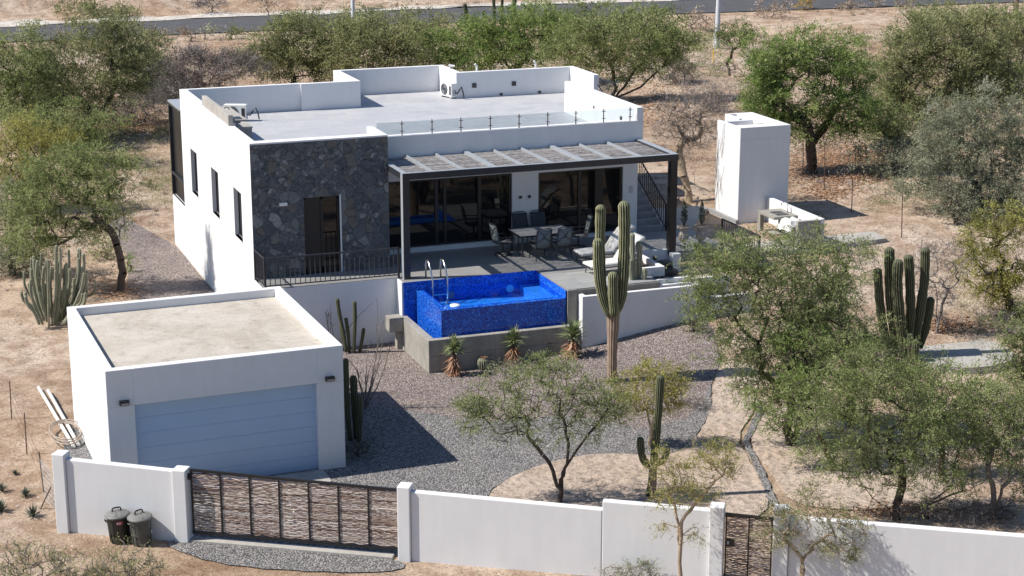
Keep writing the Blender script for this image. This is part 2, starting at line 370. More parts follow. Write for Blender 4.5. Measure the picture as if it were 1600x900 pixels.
def stone():
    m, nt, bs = newmat('dark_flagstone_cladding'); co = objco(nt)
    nz = noise_n(nt, 1.3, 3, .5, co); mv = N(nt, 'ShaderNodeVectorMath', operation='MULTIPLY_ADD'); nt.links.new(nz.outputs['Color'], mv.inputs[0]); mv.inputs[1].default_value = (.35,.35,.35); nt.links.new(co, mv.inputs[2])
    def vor(feature, scale, src):
        v = N(nt, 'ShaderNodeTexVoronoi', feature=feature); v.inputs['Scale'].default_value = scale; nt.links.new(src, v.inputs['Vector']); return v
    a = vor('F1', 3.1, mv.outputs[0]); e = vor('DISTANCE_TO_EDGE', 3.1, mv.outputs[0]); a2 = vor('F1', 7.6, mv.outputs[0]); e2 = vor('DISTANCE_TO_EDGE', 7.6, mv.outputs[0])
    pick = N(nt, 'ShaderNodeSeparateColor'); nt.links.new(a.outputs['Color'], pick.inputs[0]); gt = N(nt, 'ShaderNodeMath', operation='GREATER_THAN'); nt.links.new(pick.outputs[2], gt.inputs[0]); gt.inputs[1].default_value = .45
    cc = mixc(nt, a.outputs['Color'], a2.outputs['Color'], gt.outputs[0]); em = N(nt, 'ShaderNodeMix', data_type='FLOAT'); e2s = N(nt, 'ShaderNodeMath', operation='MINIMUM'); nt.links.new(e2.outputs['Distance'], e2s.inputs[0]); nt.links.new(e.outputs['Distance'], e2s.inputs[1])
    nt.links.new(gt.outputs[0], em.inputs[0]); nt.links.new(e.outputs['Distance'], em.inputs[2]); nt.links.new(e2s.outputs[0], em.inputs[3])
    sep = N(nt, 'ShaderNodeSeparateColor'); nt.links.new(cc, sep.inputs[0])
    r = ramp(nt, [(0,(.078,.087,.098)),(.3,(.095,.107,.118)),(.6,(.122,.136,.147)),(.74,(.135,.125,.112)),(.88,(.165,.18,.188)),(.95,(.20,.215,.22)),(1,(.27,.28,.28))], sep.outputs[0])
    n2 = noise_n(nt, 4.5, 9, .8, co, 1.6); r2 = ramp(nt, [(.3, (.45,.49,.55)), (.7, (1.6,1.5,1.38))], n2.outputs[0])
    c = mixc(nt, r.outputs[0], r2.outputs[0], .85, 'MULTIPLY')
    er = ramp(nt, [(.0, (.25,.25,.25)), (.022, (1,1,1))], em.outputs[0])
    c = mixc(nt, (.04,.046,.054), c, er.outputs[0]); nt.links.new(c, bs.inputs['Base Color'])
    bs.inputs['Roughness'].default_value = .6; bs.inputs['Specular IOR Level'].default_value = .35
    h = N(nt, 'ShaderNodeMath', operation='MULTIPLY_ADD'); nt.links.new(sep.outputs[1], h.inputs[0]); h.inputs[1].default_value = 1.0; nt.links.new(er.outputs[0], h.inputs[2])
    h2 = N(nt, 'ShaderNodeMath', operation='MULTIPLY_ADD'); nt.links.new(n2.outputs[0], h2.inputs[0]); h2.inputs[1].default_value = .8; nt.links.new(h.outputs[0], h2.inputs[2])
    bumpn(nt, bs, h2.outputs[0], .9, .03); return m
M['stone'] = stone()
def stick(name, cols):
    m, nt, bs = newmat(name)
    at = N(nt, 'ShaderNodeAttribute', attribute_name='tint'); r = ramp(nt, [(i/(len(cols)-1), c) for i, c in enumerate(cols)], at.outputs['Fac'])
    n = noise_n(nt, 18, 4, .7, objco(nt)); r2 = ramp(nt, [(.3,(.7,.7,.7)),(.7,(1.15,1.15,1.15))], n.outputs[0])
    nt.links.new(mixc(nt, r.outputs[0], r2.outputs[0], .8, 'MULTIPLY'), bs.inputs['Base Color']); bs.inputs['Roughness'].default_value = .85; return m
M['stick'] = stick('woven_sticks', [(.12,.075,.055),(.25,.17,.13),(.38,.29,.24),(.50,.415,.36),(.62,.545,.485)])
M['stick_grey'] = stick('weathered_sticks', [(.17,.155,.15),(.28,.26,.25),(.38,.36,.345),(.52,.49,.47)])
def leafmat(name, cols, trans=.42):
    m, nt, bs = newmat(name); out = nt.nodes['Material Output']
    at = N(nt, 'ShaderNodeAttribute', attribute_name='tint'); r = ramp(nt, [(i/(len(cols)-1), c) for i, c in enumerate(cols)], at.outputs['Fac'])
    nt.links.new(r.outputs[0], bs.inputs['Base Color']); bs.inputs['Roughness'].default_value = .65; bs.inputs['Specular IOR Level'].default_value = .25
    tl = N(nt, 'ShaderNodeBsdfTranslucent'); tl.inputs[0].default_value = (1,1,1,1); nt.links.new(r.outputs[0], tl.inputs[0])
    mx = N(nt, 'ShaderNodeMixShader'); mx.inputs[0].default_value = trans
    nt.links.new(bs.outputs[0], mx.inputs[1]); nt.links.new(tl.outputs[0], mx.inputs[2]); nt.links.new(mx.outputs[0], out.inputs[0]); return m
M['leaf'] = leafmat('mesquite_leaves', [(.13,.165,.06),(.225,.275,.10),(.315,.36,.145),(.44,.46,.22)])
M['leaf_green'] = leafmat('bright_green_leaves', [(.115,.175,.05),(.20,.285,.08),(.29,.37,.115),(.42,.47,.18)])
M['leaf_olive'] = leafmat('olive_leaves', [(.145,.165,.075),(.245,.265,.115),(.335,.35,.16),(.46,.46,.24)])
M['leaf_grey'] = leafmat('grey_green_leaves', [(.16,.18,.115),(.27,.29,.19),(.36,.375,.25),(.48,.48,.36)])
M['leaf_yellow'] = leafmat('yellow_green_leaves', [(.19,.19,.06),(.32,.32,.09),(.43,.41,.12),(.52,.48,.17)])
M['leaf_dry'] = leafmat('dry_tan_leaves', [(.22,.17,.12),(.32,.25,.18),(.42,.33,.25),(.5,.41,.32)], .2)
M['leaf_orange'] = leafmat('orange_yellow_leaves', [(.25,.20,.05),(.42,.28,.05),(.55,.36,.06),(.6,.45,.10)])
M['twig_grey'] = leafmat('grey_bare_twigs', [(.14,.12,.11),(.21,.185,.17),(.28,.25,.235),(.38,.345,.33)], .05)
M['bark'] = plain('dark_bark', (.085,.065,.052), .95, .4, 12, .7, fine=25, bdist=.03)
M['bark_pale'] = plain('pale_bark', (.38,.29,.20), .9, .3, 12, .4, fine=25, bdist=.02)
M['bark_grey'] = plain('grey_bark', (.20,.17,.15), .95, .3, 12, .5, fine=25, bdist=.02)
M['yucca'] = leafmat('stiff_green_blades', [(.10,.15,.06),(.17,.22,.09),(.25,.29,.13),(.34,.36,.18)], .1)
M['yucca_dead'] = leafmat('dead_brown_blades', [(.24,.11,.06),(.36,.18,.10),(.45,.27,.17),(.5,.36,.26)], .1)
M['agave'] = leafmat('dark_agave_blades', [(.05,.07,.05),(.08,.105,.07),(.12,.14,.10),(.22,.21,.16)], .05)
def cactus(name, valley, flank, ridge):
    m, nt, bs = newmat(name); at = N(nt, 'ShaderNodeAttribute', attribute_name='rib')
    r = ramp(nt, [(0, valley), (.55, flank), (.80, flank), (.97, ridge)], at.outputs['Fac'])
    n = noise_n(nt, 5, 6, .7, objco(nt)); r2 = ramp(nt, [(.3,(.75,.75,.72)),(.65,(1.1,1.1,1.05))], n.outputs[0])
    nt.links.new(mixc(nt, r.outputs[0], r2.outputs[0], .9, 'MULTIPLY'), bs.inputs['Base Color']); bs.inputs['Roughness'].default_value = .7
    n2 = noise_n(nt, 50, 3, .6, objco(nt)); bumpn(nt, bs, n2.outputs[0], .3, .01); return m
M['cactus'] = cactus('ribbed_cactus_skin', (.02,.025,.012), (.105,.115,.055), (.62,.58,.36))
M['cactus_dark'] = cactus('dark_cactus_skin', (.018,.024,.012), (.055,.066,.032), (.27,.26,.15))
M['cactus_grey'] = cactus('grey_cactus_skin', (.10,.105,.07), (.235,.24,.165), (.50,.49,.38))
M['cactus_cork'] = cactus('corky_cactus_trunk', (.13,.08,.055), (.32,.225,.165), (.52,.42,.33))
M['garage_door'] = plain('garage_door_paint', (.41,.53,.68), .45, .03, 2, .03)
# ------------------------------------------------------------------ ground: one sheet to the horizon
def axis(lo, hi, c0, c1, fine, grow=1.13):
    xs = list(np.arange(c0, c1, fine)); d = fine; x = xs[-1]
    while x < hi: d *= grow; x += d; xs.append(x)
    d = fine; x = c0
    left = []
    while x > lo: d *= grow; x -= d; left.append(x)
    return np.array(left[::-1] + xs)
xs = axis(-900, 1500, -14, 26, .5, 1.045); ys = axis(-300, 1800, -24, 24, .5, 1.022)
XX, YY = np.meshgrid(xs, ys)
ZZ = np.array([[hfun(a, b) for a in xs] for b in ys])
nx, ny = len(xs), len(ys); I = np.arange(nx*ny).reshape(ny, nx)
Q = np.stack([I[:-1,:-1], I[:-1,1:], I[1:,1:], I[1:,:-1]], -1).reshape(-1, 4)
struct('ground', mesh_np('ground', np.stack([XX, YY, ZZ], -1).reshape(-1, 3), Q, smooth=True), M['ground'])
def drape(name, poly, mat, dz, cell, rim=0.0, zf=hfun, kind='structure'):
    P = [Vector((p[0], p[1])) for p in poly]; n = len(P)
    B = []                                                        # finer outline
    for i in range(n):
        a, b = P[i], P[(i+1) % n]; k = max(1, int((b-a).length/cell))
        B += [a.lerp(b, j/k)+Vector((rng.normal()*.018, rng.normal()*.018)) for j in range(k)]
    x0 = min(p.x for p in B); x1 = max(p.x for p in B); y0 = min(p.y for p in B); y1 = max(p.y for p in B)
    pts = list(B)
    for gx in np.arange(x0+cell/2, x1, cell):
        for gy in np.arange(y0+cell/2, y1, cell): pts.append(Vector((gx+.01*math.sin(gy*9), gy)))
    ed = [(i, (i+1) % len(B)) for i in range(len(B))]
    v, e, f, *_ = delaunay_2d_cdt(pts, ed, [], 1, 1e-5)
    me = bpy.data.meshes.new(name); me.from_pydata([(p.x, p.y, zf(p.x, p.y)+dz) for p in v], [], [tuple(x) for x in f]); me.update()
    me.polygons.foreach_set('use_smooth', [True]*len(me.polygons))
    for p in me.polygons[:1]:
        if p.normal.z < 0: me.flip_normals()
    return struct(name, me, mat, kind)
def G2(u, v): g = ground(u, v); return (g[0], g[1])
def smooth_poly(pts, k=2):
    for _ in range(k):
        q = []
        for i in range(len(pts)):
            a, b = pts[i], pts[(i+1) % len(pts)]
            q += [(a[0]*.75+b[0]*.25, a[1]*.75+b[1]*.25), (a[0]*.25+b[0]*.75, a[1]*.25+b[1]*.75)]
        pts = q
    return pts
# sand court and gravel in the yard
drape('gravel_bed', [(-.6,-5.3),(1.5,-6.2)]+[G2(*q) for q in [(620,640),(760,660),(900,650),(1000,672),(1075,655),(1112,600),(1128,560),(1112,505)]]+[(13.6,-3.6),(9,-3.6),(4.4,-3.6),(4.4,-1.0),(-.6,-1.0)], M['gravel_pink'], .025, .35)
drape('gravel_driveway', [(-7.9,-13.2),(-7.2,-9.0),(-6.9,-6.5),(-.6,-5.3),(1.5,-6.2)]+[G2(*q) for q in [(620,640),(760,660),(900,650),(1000,672),(1075,655),(1112,600),(1110,640),(1085,690),(1045,718),(960,712),(900,716),(850,727),(800,745),(770,765),(755,783)]]+[(1.9,-19.2),(-.4,-18.3),(-3,-16.7),(-5.2,-15.3)], M['gravel_grey'], .030, .35)
drape('gravel_strip', [(-.05,-5.4),(-.05,14),(-1.2,20.5),(-2.4,19.0),(-2.1,13.3),(-2.8,8.5),(-2.5,5.2),(-3.2,-5.4)], M['gravel_pink'], .028, .35)
drape('sand_path', smooth_poly([G2(*q) for q in [(757,785),(775,763),(805,743),(855,725),(905,714),(960,710),(1045,716),(1087,688),(1113,640),(1116,590),(1140,565),(1190,575),(1182,610),(1175,650),(1150,685),(1185,745),(1205,790),(1180,815),(1010,790),(900,800),(790,800)]], 1), M['pathsand'], .042, .3)
drape('sand_court', smooth_poly([G2(*q) for q in [(1190,650),(1230,600),(1330,640),(1500,690),(1480,790),(1330,800),(1235,790),(1208,745),(1168,695)]], 1), M['pathsand'], .036, .3)
drape('gravel_path', [G2(*q) for q in [(1186,625),(1192,650),(1170,692),(1196,742),(1216,792),(1203,792),(1185,744),(1159,693),(1178,652)]], M['gravel_grey'], .055, .25)
drape('street_gravel', smooth_poly([G2(*q) for q in [(262,845),(300,843),(620,874),(637,886),(600,897),(440,893),(330,880),(262,858)]], 1), M['gravel_grey'], .03, .3)
# road with its spoil bank
def strip(name, off0, off1, mat, dz, x0=-260, x1=420, step=4.0, rough=0.0):
    vs = []; fs = []; k = 0
    xx = np.arange(x0, x1, step)
    for i, x in enumerate(xx):
        for j, o in enumerate(np.linspace(off0, off1, 4)):
            jit = rough*noise.noise(Vector((x*.3, o, 3))) if rough else 0
            y = road_y(x)+o+jit*2; vs.append((x, y, hbase(x, y)+dz+abs(jit)*.6*(1 if 0 < j < 3 else 0)))
        if i:
            for j in range(3): a = (i-1)*4+j; fs.append((a, a+4, a+5, a+1)[::1])
    mb = MB(); mb.add(vs, fs); return struct(name, mb, mat)
for nm, a, b, mt, dz, rg in [('road', 0, 9.3, M['asphalt'], .07, 0), ('road_verge', 9.32, 11.4, M['kerb'], .10, .7)]:
    strip(nm, a, b, mt, dz, rough=rg, step=2.0 if rg else 4.0)
# concrete paving east of the terrace, the landing under the tower and the round slab
def slab(name, poly, z0, z1, mat):
    mb = MB(); a = sum(poly[i][0]*poly[(i+1)%len(poly)][1]-poly[(i+1)%len(poly)][0]*poly[i][1] for i in range(len(poly)))
    if a < 0: poly = poly[::-1]
    mb.prism(poly, z0, z1); return struct(name, mb, mat)
ZF = 2.144
slab('terrace', [(-.0,-1.42),(4.36,-1.42),(4.36,-2.08),(8.92,-2.08),(8.92,-4.72),(12.1,-4.72),(12.1,-2.9),(13.0,-1.35),(16.25,-1.2),(16.25,1.6),(18.45,4.6),(18.4,5.0),(14.0,5.3),(.2,1.0)], -.4, ZF, M['terrace'])
slab('concrete_landing', [(16.3,-1.6),(19.7,-1.7),(22.6,-1.35),(23.0,1.55),(20.7,2.0),(20.7,2.6),(18.3,2.6),(18.3,4.3),(16.3,1.5)], 0.6, 1.93, M['concrete_pale'])
cs = ground(1497, 556)
ring = [(cs[0]+1.75*math.cos(a)*(1+.04*math.sin(3*a)), cs[1]+1.6*math.sin(a)) for a in np.linspace(0, 2*math.pi, 28, endpoint=False)]
g0 = hfun(cs[0], cs[1])
slab('round_slab', ring, g0-.6, g0+.13, M['concrete_pale'])
slab('driveway_apron', [(-5.85,-12.12),(-.95,-12.05),(-.95,-12.95),(-2.6,-13.9),(-5.85,-13.9)], -.1, .06, M['concrete_pale'])
slab('gate_sill', [(-5.05,-15.28),(-.78,-17.96),(-.92,-18.2),(-5.2,-15.5)], -.1, .07, M['concrete_pale'])
def litter(name, spots, mat):
    P_ = []; A_ = []
    for (u, v, ru, rv, n_) in spots:
        for _ in range(n_):
            g = ground(u+rng.normal()*ru*.5, v+rng.normal()*rv*.5); P_.append(g+np.array([0,0,.015+.03*rng.random()])); A_.append(mpp(g))
    P_ = np.array(P_); A_ = np.array(A_); n_ = len(P_); a = rng.uniform(0, 6.28, n_); r_ = A_*rng.uniform(1.0, 3.4, n_)
    V = []
    for k in range(4): V.append(P_+np.stack([np.cos(a+k*1.57)*r_*(1 if k % 2 else .6), np.sin(a+k*1.57)*r_*(1 if k % 2 else .6), rng.uniform(0,.02,n_)], 1))
    V = np.stack(V, 1).reshape(-1, 3); me = mesh_np(name, V, np.arange(n_*4).reshape(n_, 4), {'tint': ('POINT', np.repeat(rng.random(n_), 4))})
    return struct(name, me, mat, 'stuff')
M['litter'] = leafmat('orange_leaf_litter', [(.16,.08,.045),(.30,.15,.08),(.42,.24,.13),(.5,.36,.24)], .05)
litter('leaf_litter', [(1300,262,80,38,5200),(1360,255,70,34,2600),(190,190,95,26,4600),(110,215,60,20,900),(1020,165,60,34,1500),(1480,510,55,14,700),(185,455,45,16,700),(1400,800,120,14,900),(310,150,60,22,900),(1290,300,50,18,600)], M['litter'])
# dry litter and stones strewn over the wild ground
def scatter_mesh(name, pts, size, mat_, tall=.6, kind='rock'):
    V = []; F = []; n = 0
    base = np.array([(1,0,0),(0.2,1,0),(-1,.1,0),(-.1,-1,0),(.1,.1,1)]); tri = [(0,1,4),(1,2,4),(2,3,4),(3,0,4)]
    for p, s in zip(pts, size):
        R = rotz(random.uniform(0, 6.28)); q = base*np.array([s, s*random.uniform(.5,1), s*tall])*rng.uniform(.7,1.2,(5,1))
        V.append(q@R.T + np.array(p)); F.append(np.array(tri)+n); n += 5
    me = mesh_np(name, np.concatenate(V), np.concatenate(F)); return struct(name, me, mat_, 'stuff')
pts = []; sz = []
yard = lambda x, y: (-6.5 < x < 13.5 and -19 < y < 15)
while len(pts) < 9000:
    u, v = rng.uniform(-20, 1620), rng.uniform(8, 900); g = ground(u, v)
    if yard(g[0], g[1]) or (0 < g[1]-road_y(g[0]) < 10): continue
    m_ = mpp(g); pts.append(g); sz.append(float(m_*rng.gamma(1.6, .75)+.01))
scatter_mesh('loose_stones', pts, sz, M['rock'])
# ------------------------------------------------------------------ the house
X1, X2, YB, ZT, ZR, ZL = 4.53, 14.2, 12.12, 6.56, 5.53, 6.25
house = thing('house', 'two storey high white flat roofed house with a dark stone front bay and roof parapets', 'house', (7, 6, 0))
def wall_open(mb, plane, c0, c1, a0, a1, z0, z1, holes):
    """wall slab along an axis with rectangular holes; plane 'x' -> thickness c0..c1 in x, run a in y"""
    As = sorted({a0, a1, *[h[0] for h in holes], *[h[1] for h in holes]}); Zs = sorted({z0, z1, *[h[2] for h in holes], *[h[3] for h in holes]})
    for i in range(len(As)-1):
        for j in range(len(Zs)-1):
            am, zm = (As[i]+As[i+1])/2, (Zs[j]+Zs[j+1])/2
            if any(h[0] < am < h[1] and h[2] < zm < h[3] for h in holes): continue
            if plane == 'x': mb.box(c0, c1, As[i], As[i+1], Zs[j], Zs[j+1])
            else: mb.box(As[i], As[i+1], c0, c1, Zs[j], Zs[j+1])
WIN = [(9.20,10.40,2.98,4.62), (5.32,6.55,3.0,4.63), (1.58,2.80,3.0,4.64)]
mb = MB(); wall_open(mb, 'x', 0, .25, .0, YB, -.3, ZT, WIN)
mb.box(0, .25, YB, 14.75, -.3, 2.05)                                # low wall of the rear balcony
mb.box(.25, X2-.2, 1.98, 11.8, -.3, ZR-.14)                         # body
mb.box(6.75, 11.35, 11.8, 14.8, -.3, ZR-.14); mb.box(.25, 6.75, 11.8, 14.75, -.3, 2.0)
mb.box(X2-.2, X2, 1.95, 8.0, -.3, ZR); mb.box(14.2, 16.2, 8.0, 12.5, -.3, ZR-.02)
mb.box(9.47, 10.44, 1.72, 1.97, ZF, ZR-.14); mb.box(13.64, X2, 1.72, 1.95, ZF, ZR-.14)     # pillars between the glass doors
mb.box(X1+.002, 9.47, 1.72, 1.97, 4.64, ZR-.14); mb.box(10.44, 13.64, 1.72, 1.97, 4.58, ZR-.14)
mb.box(X1+.002, 9.47, 1.66, 1.97, ZF-.05, ZF+.16); mb.box(10.44, 13.64, 1.66, 1.97, ZF-.05, ZF+.12)
wpart('wall', mb, M['white'], house)
mb = MB(); T = .22
mb.box(T+.03, X1-.2, .0+.22, .44, ZR-.3, ZT-.003)                   # behind the stone front
mb.box(X1-.20, X1, .262, 1.75, ZR-.3, ZT)
mb.box(X1-.2, X2, 1.33, 1.62, 5.25, ZL)                             # long fascia under the glass rail
mb.box(X2-.24, X2, 1.62, 8.03, ZR-.1, 6.71); mb.box(X2-.24, X2+.0, 1.332, 1.62, ZL+.001, 6.71)
mb.box(.25, 4.60, YB-.22, YB, ZR-.3, ZT); mb.box(4.60, 6.73, 11.80, 12.02, ZR-.3, ZT); mb.box(4.6,4.82,12.02,YB,ZR-.3,ZT)
mb.box(6.73, 6.95, 11.80, 15.02, ZR-.3, ZT+.0); mb.box(6.95, 11.36, 14.8, 15.02, ZR-.3, ZT); mb.box(11.14, 11.36, 12.58, 14.8, ZR-.3, ZT)
mb.box(11.36, 16.26, 12.58, 12.80, ZR-.3, ZT); mb.box(16.04, 16.26, 10.1, 12.58, ZR-.9, ZT)
wpart('parapet', mb, M['white'], house)
mb = MB(); mb.prism([(.25,.44),(X1-.2,.44),(X1-.2,1.62),(X2-.24,1.62),(X2-.24,8.03),(14.2,8.03),(16.04,8.03),(16.04,12.58),(11.14,12.58),(11.14,14.8),(6.95,14.8),(6.95,11.8),(.25,11.8)], ZR-.13, ZR)
wpart('roof', mb, M['rooftile'], house)
DX0, DX1, DZ1 = 1.69, 2.87, 4.69
mb = MB(); wall_open(mb, 'y', -.005, .22, .004, X1, ZF-.4, ZT-.05, [(DX0, DX1, ZF-.4, DZ1)]); mb.box(X1-.18, X1, .22, 1.72, ZF-.4, ZT-.06)
wpart('stone_wall', mb, M['stone'], house)
mb = MB(); mb.box(.004, X1+.002, -.008, .26, ZT-.05, ZT+.001); wpart('coping', mb, M['white'], house)
# stone front door with a leaf and a glazed half
mb = MB(); mb.box(DX0, DX0+.07, .06,.2, ZF, DZ1); mb.box(DX1-.07, DX1, .06,.2, ZF, DZ1); mb.box(DX0, DX1, .06,.2, DZ1-.08, DZ1); mb.box((DX0+DX1)/2-.03,(DX0+DX1)/2+.05,.06,.2,ZF,DZ1); mb.box(DX0,DX1,.06,.2,ZF+.0,ZF+.2)
dr = wpart('door', mb, M['black'], house)
mb = MB(); mb.box((DX0+DX1)/2+.05, DX1-.07, .12, .14, ZF+.2, DZ1-.08); wpart('pane', mb, M['glassdark'], dr)
mb = MB(); mb.box(DX0+.07, (DX0+DX1)/2-.03, .10, .15, ZF+.2, DZ1-.08); wpart('leaf', mb, M['black'], dr)
mb = MB(); mb.box(DX1, DX1+.05, -.02, .2, ZF, DZ1+.03); wpart('jamb', mb, M['white'], dr)
for y0, y1, z0, z1 in WIN:
    mb = MB(); f = .05; mb.box(.14,.20,y0,y0+f,z0,z1); mb.box(.14,.20,y1-f,y1,z0,z1); mb.box(.14,.20,y0+f,y1-f,z0,z0+f); mb.box(.14,.20,y0+f,y1-f,z1-f,z1); ym = (y0+y1)/2; mb.box(.13,.20,ym-.03,ym+.03,z0+f,z1-f)
    mb.box(.13,.20,y0+f,ym-.03,z0+.62,z0+.66)
    wi = wpart('window', mb, M['black'], house)
    mb = MB(); mb.box(.16,.175,y0+f,y1-f,z0+f,z1-f); mb.box(.20,.249,y0,y1,z0,z1); wpart('pane', mb, M['glassdark'], wi)
    mb = MB(); mb.box(-.02,.13,y0,y1,z0-.03,z0+.0); wpart('sill', mb, M['white'], wi)
# glass sliding doors under the pergola
def glazing(x0, x1, z0, z1, bars, y=1.80):
    mb = MB(); mb.box(x0, x1, y, y+.10, z0, z0+.07); mb.box(x0, x1, y, y+.10, z1-.07, z1)
    for b, w_ in bars: mb.box(b-w_/2, b+w_/2, y-.012, y+.11, z0+.07, z1-.07)
    d = wpart('sliding_door', mb, M['black'], house)
    bs_ = [b for b, _ in bars]
    for a, b in zip(bs_[:-1], bs_[1:]):
        mb = MB(); mb.box(a+.03, b-.03, y+.035, y+.055, z0+.07, z1-.07); wpart('pane', mb, M['glassdark'], d)
glazing(X1, 9.47, ZF+.16, 4.64, [(4.6,.1),(6.75,.12),(7.05,.10),(8.30,.12),(9.42,.09)])
glazing(10.44, 13.64, ZF+.12, 4.58, [(10.49,.1),(12.02,.12),(12.75,.30),(13.59,.09)])
# wall details
for cx_ in (9.77, 10.10):
    mb = MB(); mb.box(cx_-.05, cx_+.05, 1.69, 1.718, 3.72, 3.82); wpart('outlet', mb, M['black'], house)
mb = MB(); mb.box(13.9, 14.02, 1.69, 1.718, 3.62, 3.86); wpart('switch_box', mb, M['galv'], house)
mb = MB(); mb.box(.88, 1.13, -.11, -.008, 4.50, 4.60); wpart('wall_lamp', mb, M['offwhite'], house)
for (u, v) in ((741, 134),(803, 131)): p = aty(u, v, 12.57); mb = MB(); mb.box(p[0]-.09, p[0]+.09, 12.55, 12.579, p[2]-.08, p[2]+.10); wpart('vent_cover', mb, M['metal_dark'], house)
for (u, v) in ((783, 152),(843, 148)): p = aty(u, v, 12.57); mb = MB(); mb.box(p[0]-.06, p[0]+.06, 12.55, 12.579, ZR+.03, ZR+.12); wpart('drain_hole', mb, M['black'], house)
mb = MB(); mb.box(13.938,13.959,5.1,5.2,6.1,6.2); wpart('outlet', mb, M['metal_dark'], house)
mb = MB(); mb.box(13.938,13.959,2.6,2.75,5.95,6.2); wpart('outlet', mb, M['metal_dark'], house)
for (u, v) in ((745, 110),(837, 104)):
    p = aty(u, v, 12.9); mb = MB(); mb.tube([(p[0],12.9,ZT-.3),(p[0],12.9,ZT+.17),(p[0]-.08,12.9,ZT+.27)], .045, 8); wpart('vent_pipe', mb, M['pvc'], house)
# exterior stair beside the house
NS = 19; rise = (ZR-ZF)/NS; tread = 6.25/NS
prof = [(1.72, ZF-.3)]
for i in range(NS): prof += [(1.72+i*tread, ZF+i*rise), (1.72+i*tread, ZF+(i+1)*rise)]
prof += [(1.72+NS*tread, ZR), (1.72+NS*tread, ZF-.3)]
vs = [(14.21, a, b) for a, b in prof] + [(15.28, a, b) for a, b in prof]; n = len(prof)
mb = MB()
for i in range(NS):                                                # every step a block down to the slab
    mb.box(14.205, 15.28, 1.72+i*tread, 1.72+(i+1)*tread-.0, ZF-.3, ZF+(i+1)*rise)
stair = wpart('staircase', mb, M['patio'], house)
mb = MB(); sl = rise/tread
for i in range(0, NS*2-1):
    y = 1.68+i*tread*.5+.04; z = ZF+.10+(y-1.72)*sl
    mb.box(15.30, 15.325, y-.012, y+.012, z, z+.85)
mb.tube([(15.31,1.66,ZF+.95),(15.31,7.95,ZR+.98)], .03, 6); mb.tube([(15.31,1.66,ZF+.10),(15.31,7.95,ZR+.12)], .025, 6)
mb.box(15.285,15.335,1.62,1.68,ZF,ZF+1.0)
wpart('handrail', mb, M['black'], stair)
mb = MB(); mb.box(16.27,16.31,8.6,10.1,ZR+.85,ZR+.9)
for k in range(12): mb.box(16.28,16.30,8.62+k*.13,8.64+k*.13,ZR,ZR+.86)
wpart('landing_rail', mb, M['black'], house)
# rear balcony frame
mb = MB(); mb.box(-.02,.12,14.60,14.74,2.05,5.62); mb.box(-.02,.12,12.2,14.74,5.62,5.72); mb.box(-.02,.06,12.2,14.6,2.92,2.98); mb.box(.0,.04,12.2,14.6,2.05,2.09)
fr_ = wpart('balcony_frame', mb, M['beam'], house)
mb = MB(); mb.box(-.02,.14,12.14,14.76,5.722,5.78); mb.box(.14,6.6,12.13,14.76,5.60,5.78); wpart('balcony_roof', mb, M['beam_lit'], fr_)
mb = MB(); mb.box(.10,.11,12.2,14.6,2.05,5.62); wpart('shade_sheet', mb, M['black'], fr_)  # flat dark sheet stands in for the shaded inside of the open balcony
# ------------------------------------------------------------------ glass rail on the fascia
gr = thing('glass_balustrade', 'low frameless glass balustrade on black posts along the roof terrace edge', 'balustrade', (9.5, 1.45, ZL))
px_ = [5.46,6.51,7.53,8.58,9.62,10.67,11.71,12.75,13.75]
for x in px_:
    mb = MB(); mb.box(x-.016,x+.016,1.44,1.47,ZL,ZL+.47)
    for zz in (.14,.38): mb.box(x-.07,x+.07,1.43,1.44,ZL+zz-.010,ZL+zz+.010)
    wpart('post', mb, M['black'], gr)
for a, b in zip([4.55]+px_, px_+[13.95]):
    mb = MB(); mb.box(a+.035, b-.035, 1.452, 1.464, ZL+.05, ZL+.45); wpart('panel', mb, M['glass'], gr)
# ------------------------------------------------------------------ pergola
PX0, PX1, PY0, PY1, PZ = 4.49, 14.12, -1.72, 1.325, 5.61
pg = thing('pergola', 'dark steel pergola with woven stick panels between its rafters over the terrace', 'pergola', (9.3, -.2, ZF))
mb = MB(); mb.box(PX0,PX1,PY0,PY0+.22,PZ-.22,PZ-.012); mb.box(PX0,PX0+.20,PY0+.22,PY1,PZ-.22,PZ-.012); mb.box(PX1-.22,PX1,PY0+.22,PY1,PZ-.22,PZ-.012); mb.box(PX0+.2,PX1-.22,PY1-.1,PY1,PZ-.2,PZ-.1)
bm_ = wpart('frame_beam', mb, M['beam'], pg)
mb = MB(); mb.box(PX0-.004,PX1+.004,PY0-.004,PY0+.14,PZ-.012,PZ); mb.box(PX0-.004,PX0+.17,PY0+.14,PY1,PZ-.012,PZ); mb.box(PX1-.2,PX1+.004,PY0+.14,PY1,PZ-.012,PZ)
wpart('lit_top_face', mb, M['beam_lit'], bm_)  # thin pale sheets that paint the bright sheen onto the beam tops
mb = MB(); mb.box(PX0,PX0+.22,PY0+.003,PY0+.22,ZF,PZ-.222); mb.box(PX0-.006,PX0-.001,PY0+.0,PY0+.224,ZF,PZ-.014)
p0_ = wpart('post', mb, M['beam'], pg); p0_.data.materials.append(M['beam_lit'])
for f in p0_.data.polygons[6:]: f.material_index = 1  # west side sheet takes the lit copy, sunlight painted as colour
mb = MB(); mb.box(PX1-.27,PX1-.02,PY0+.003,PY0+.24,ZF+.0,PZ-.222); wpart('post', mb, M['black'], pg)
rx = [PX0+.085]+[aty(u, v, PY0)[0] for u, v in [(678.4,268),(725.7,264),(774.8,260),(820,256.5),(864.7,253.5),(913.8,249.5),(959,246),(1004.5,242.5)]]+[PX1-.1]
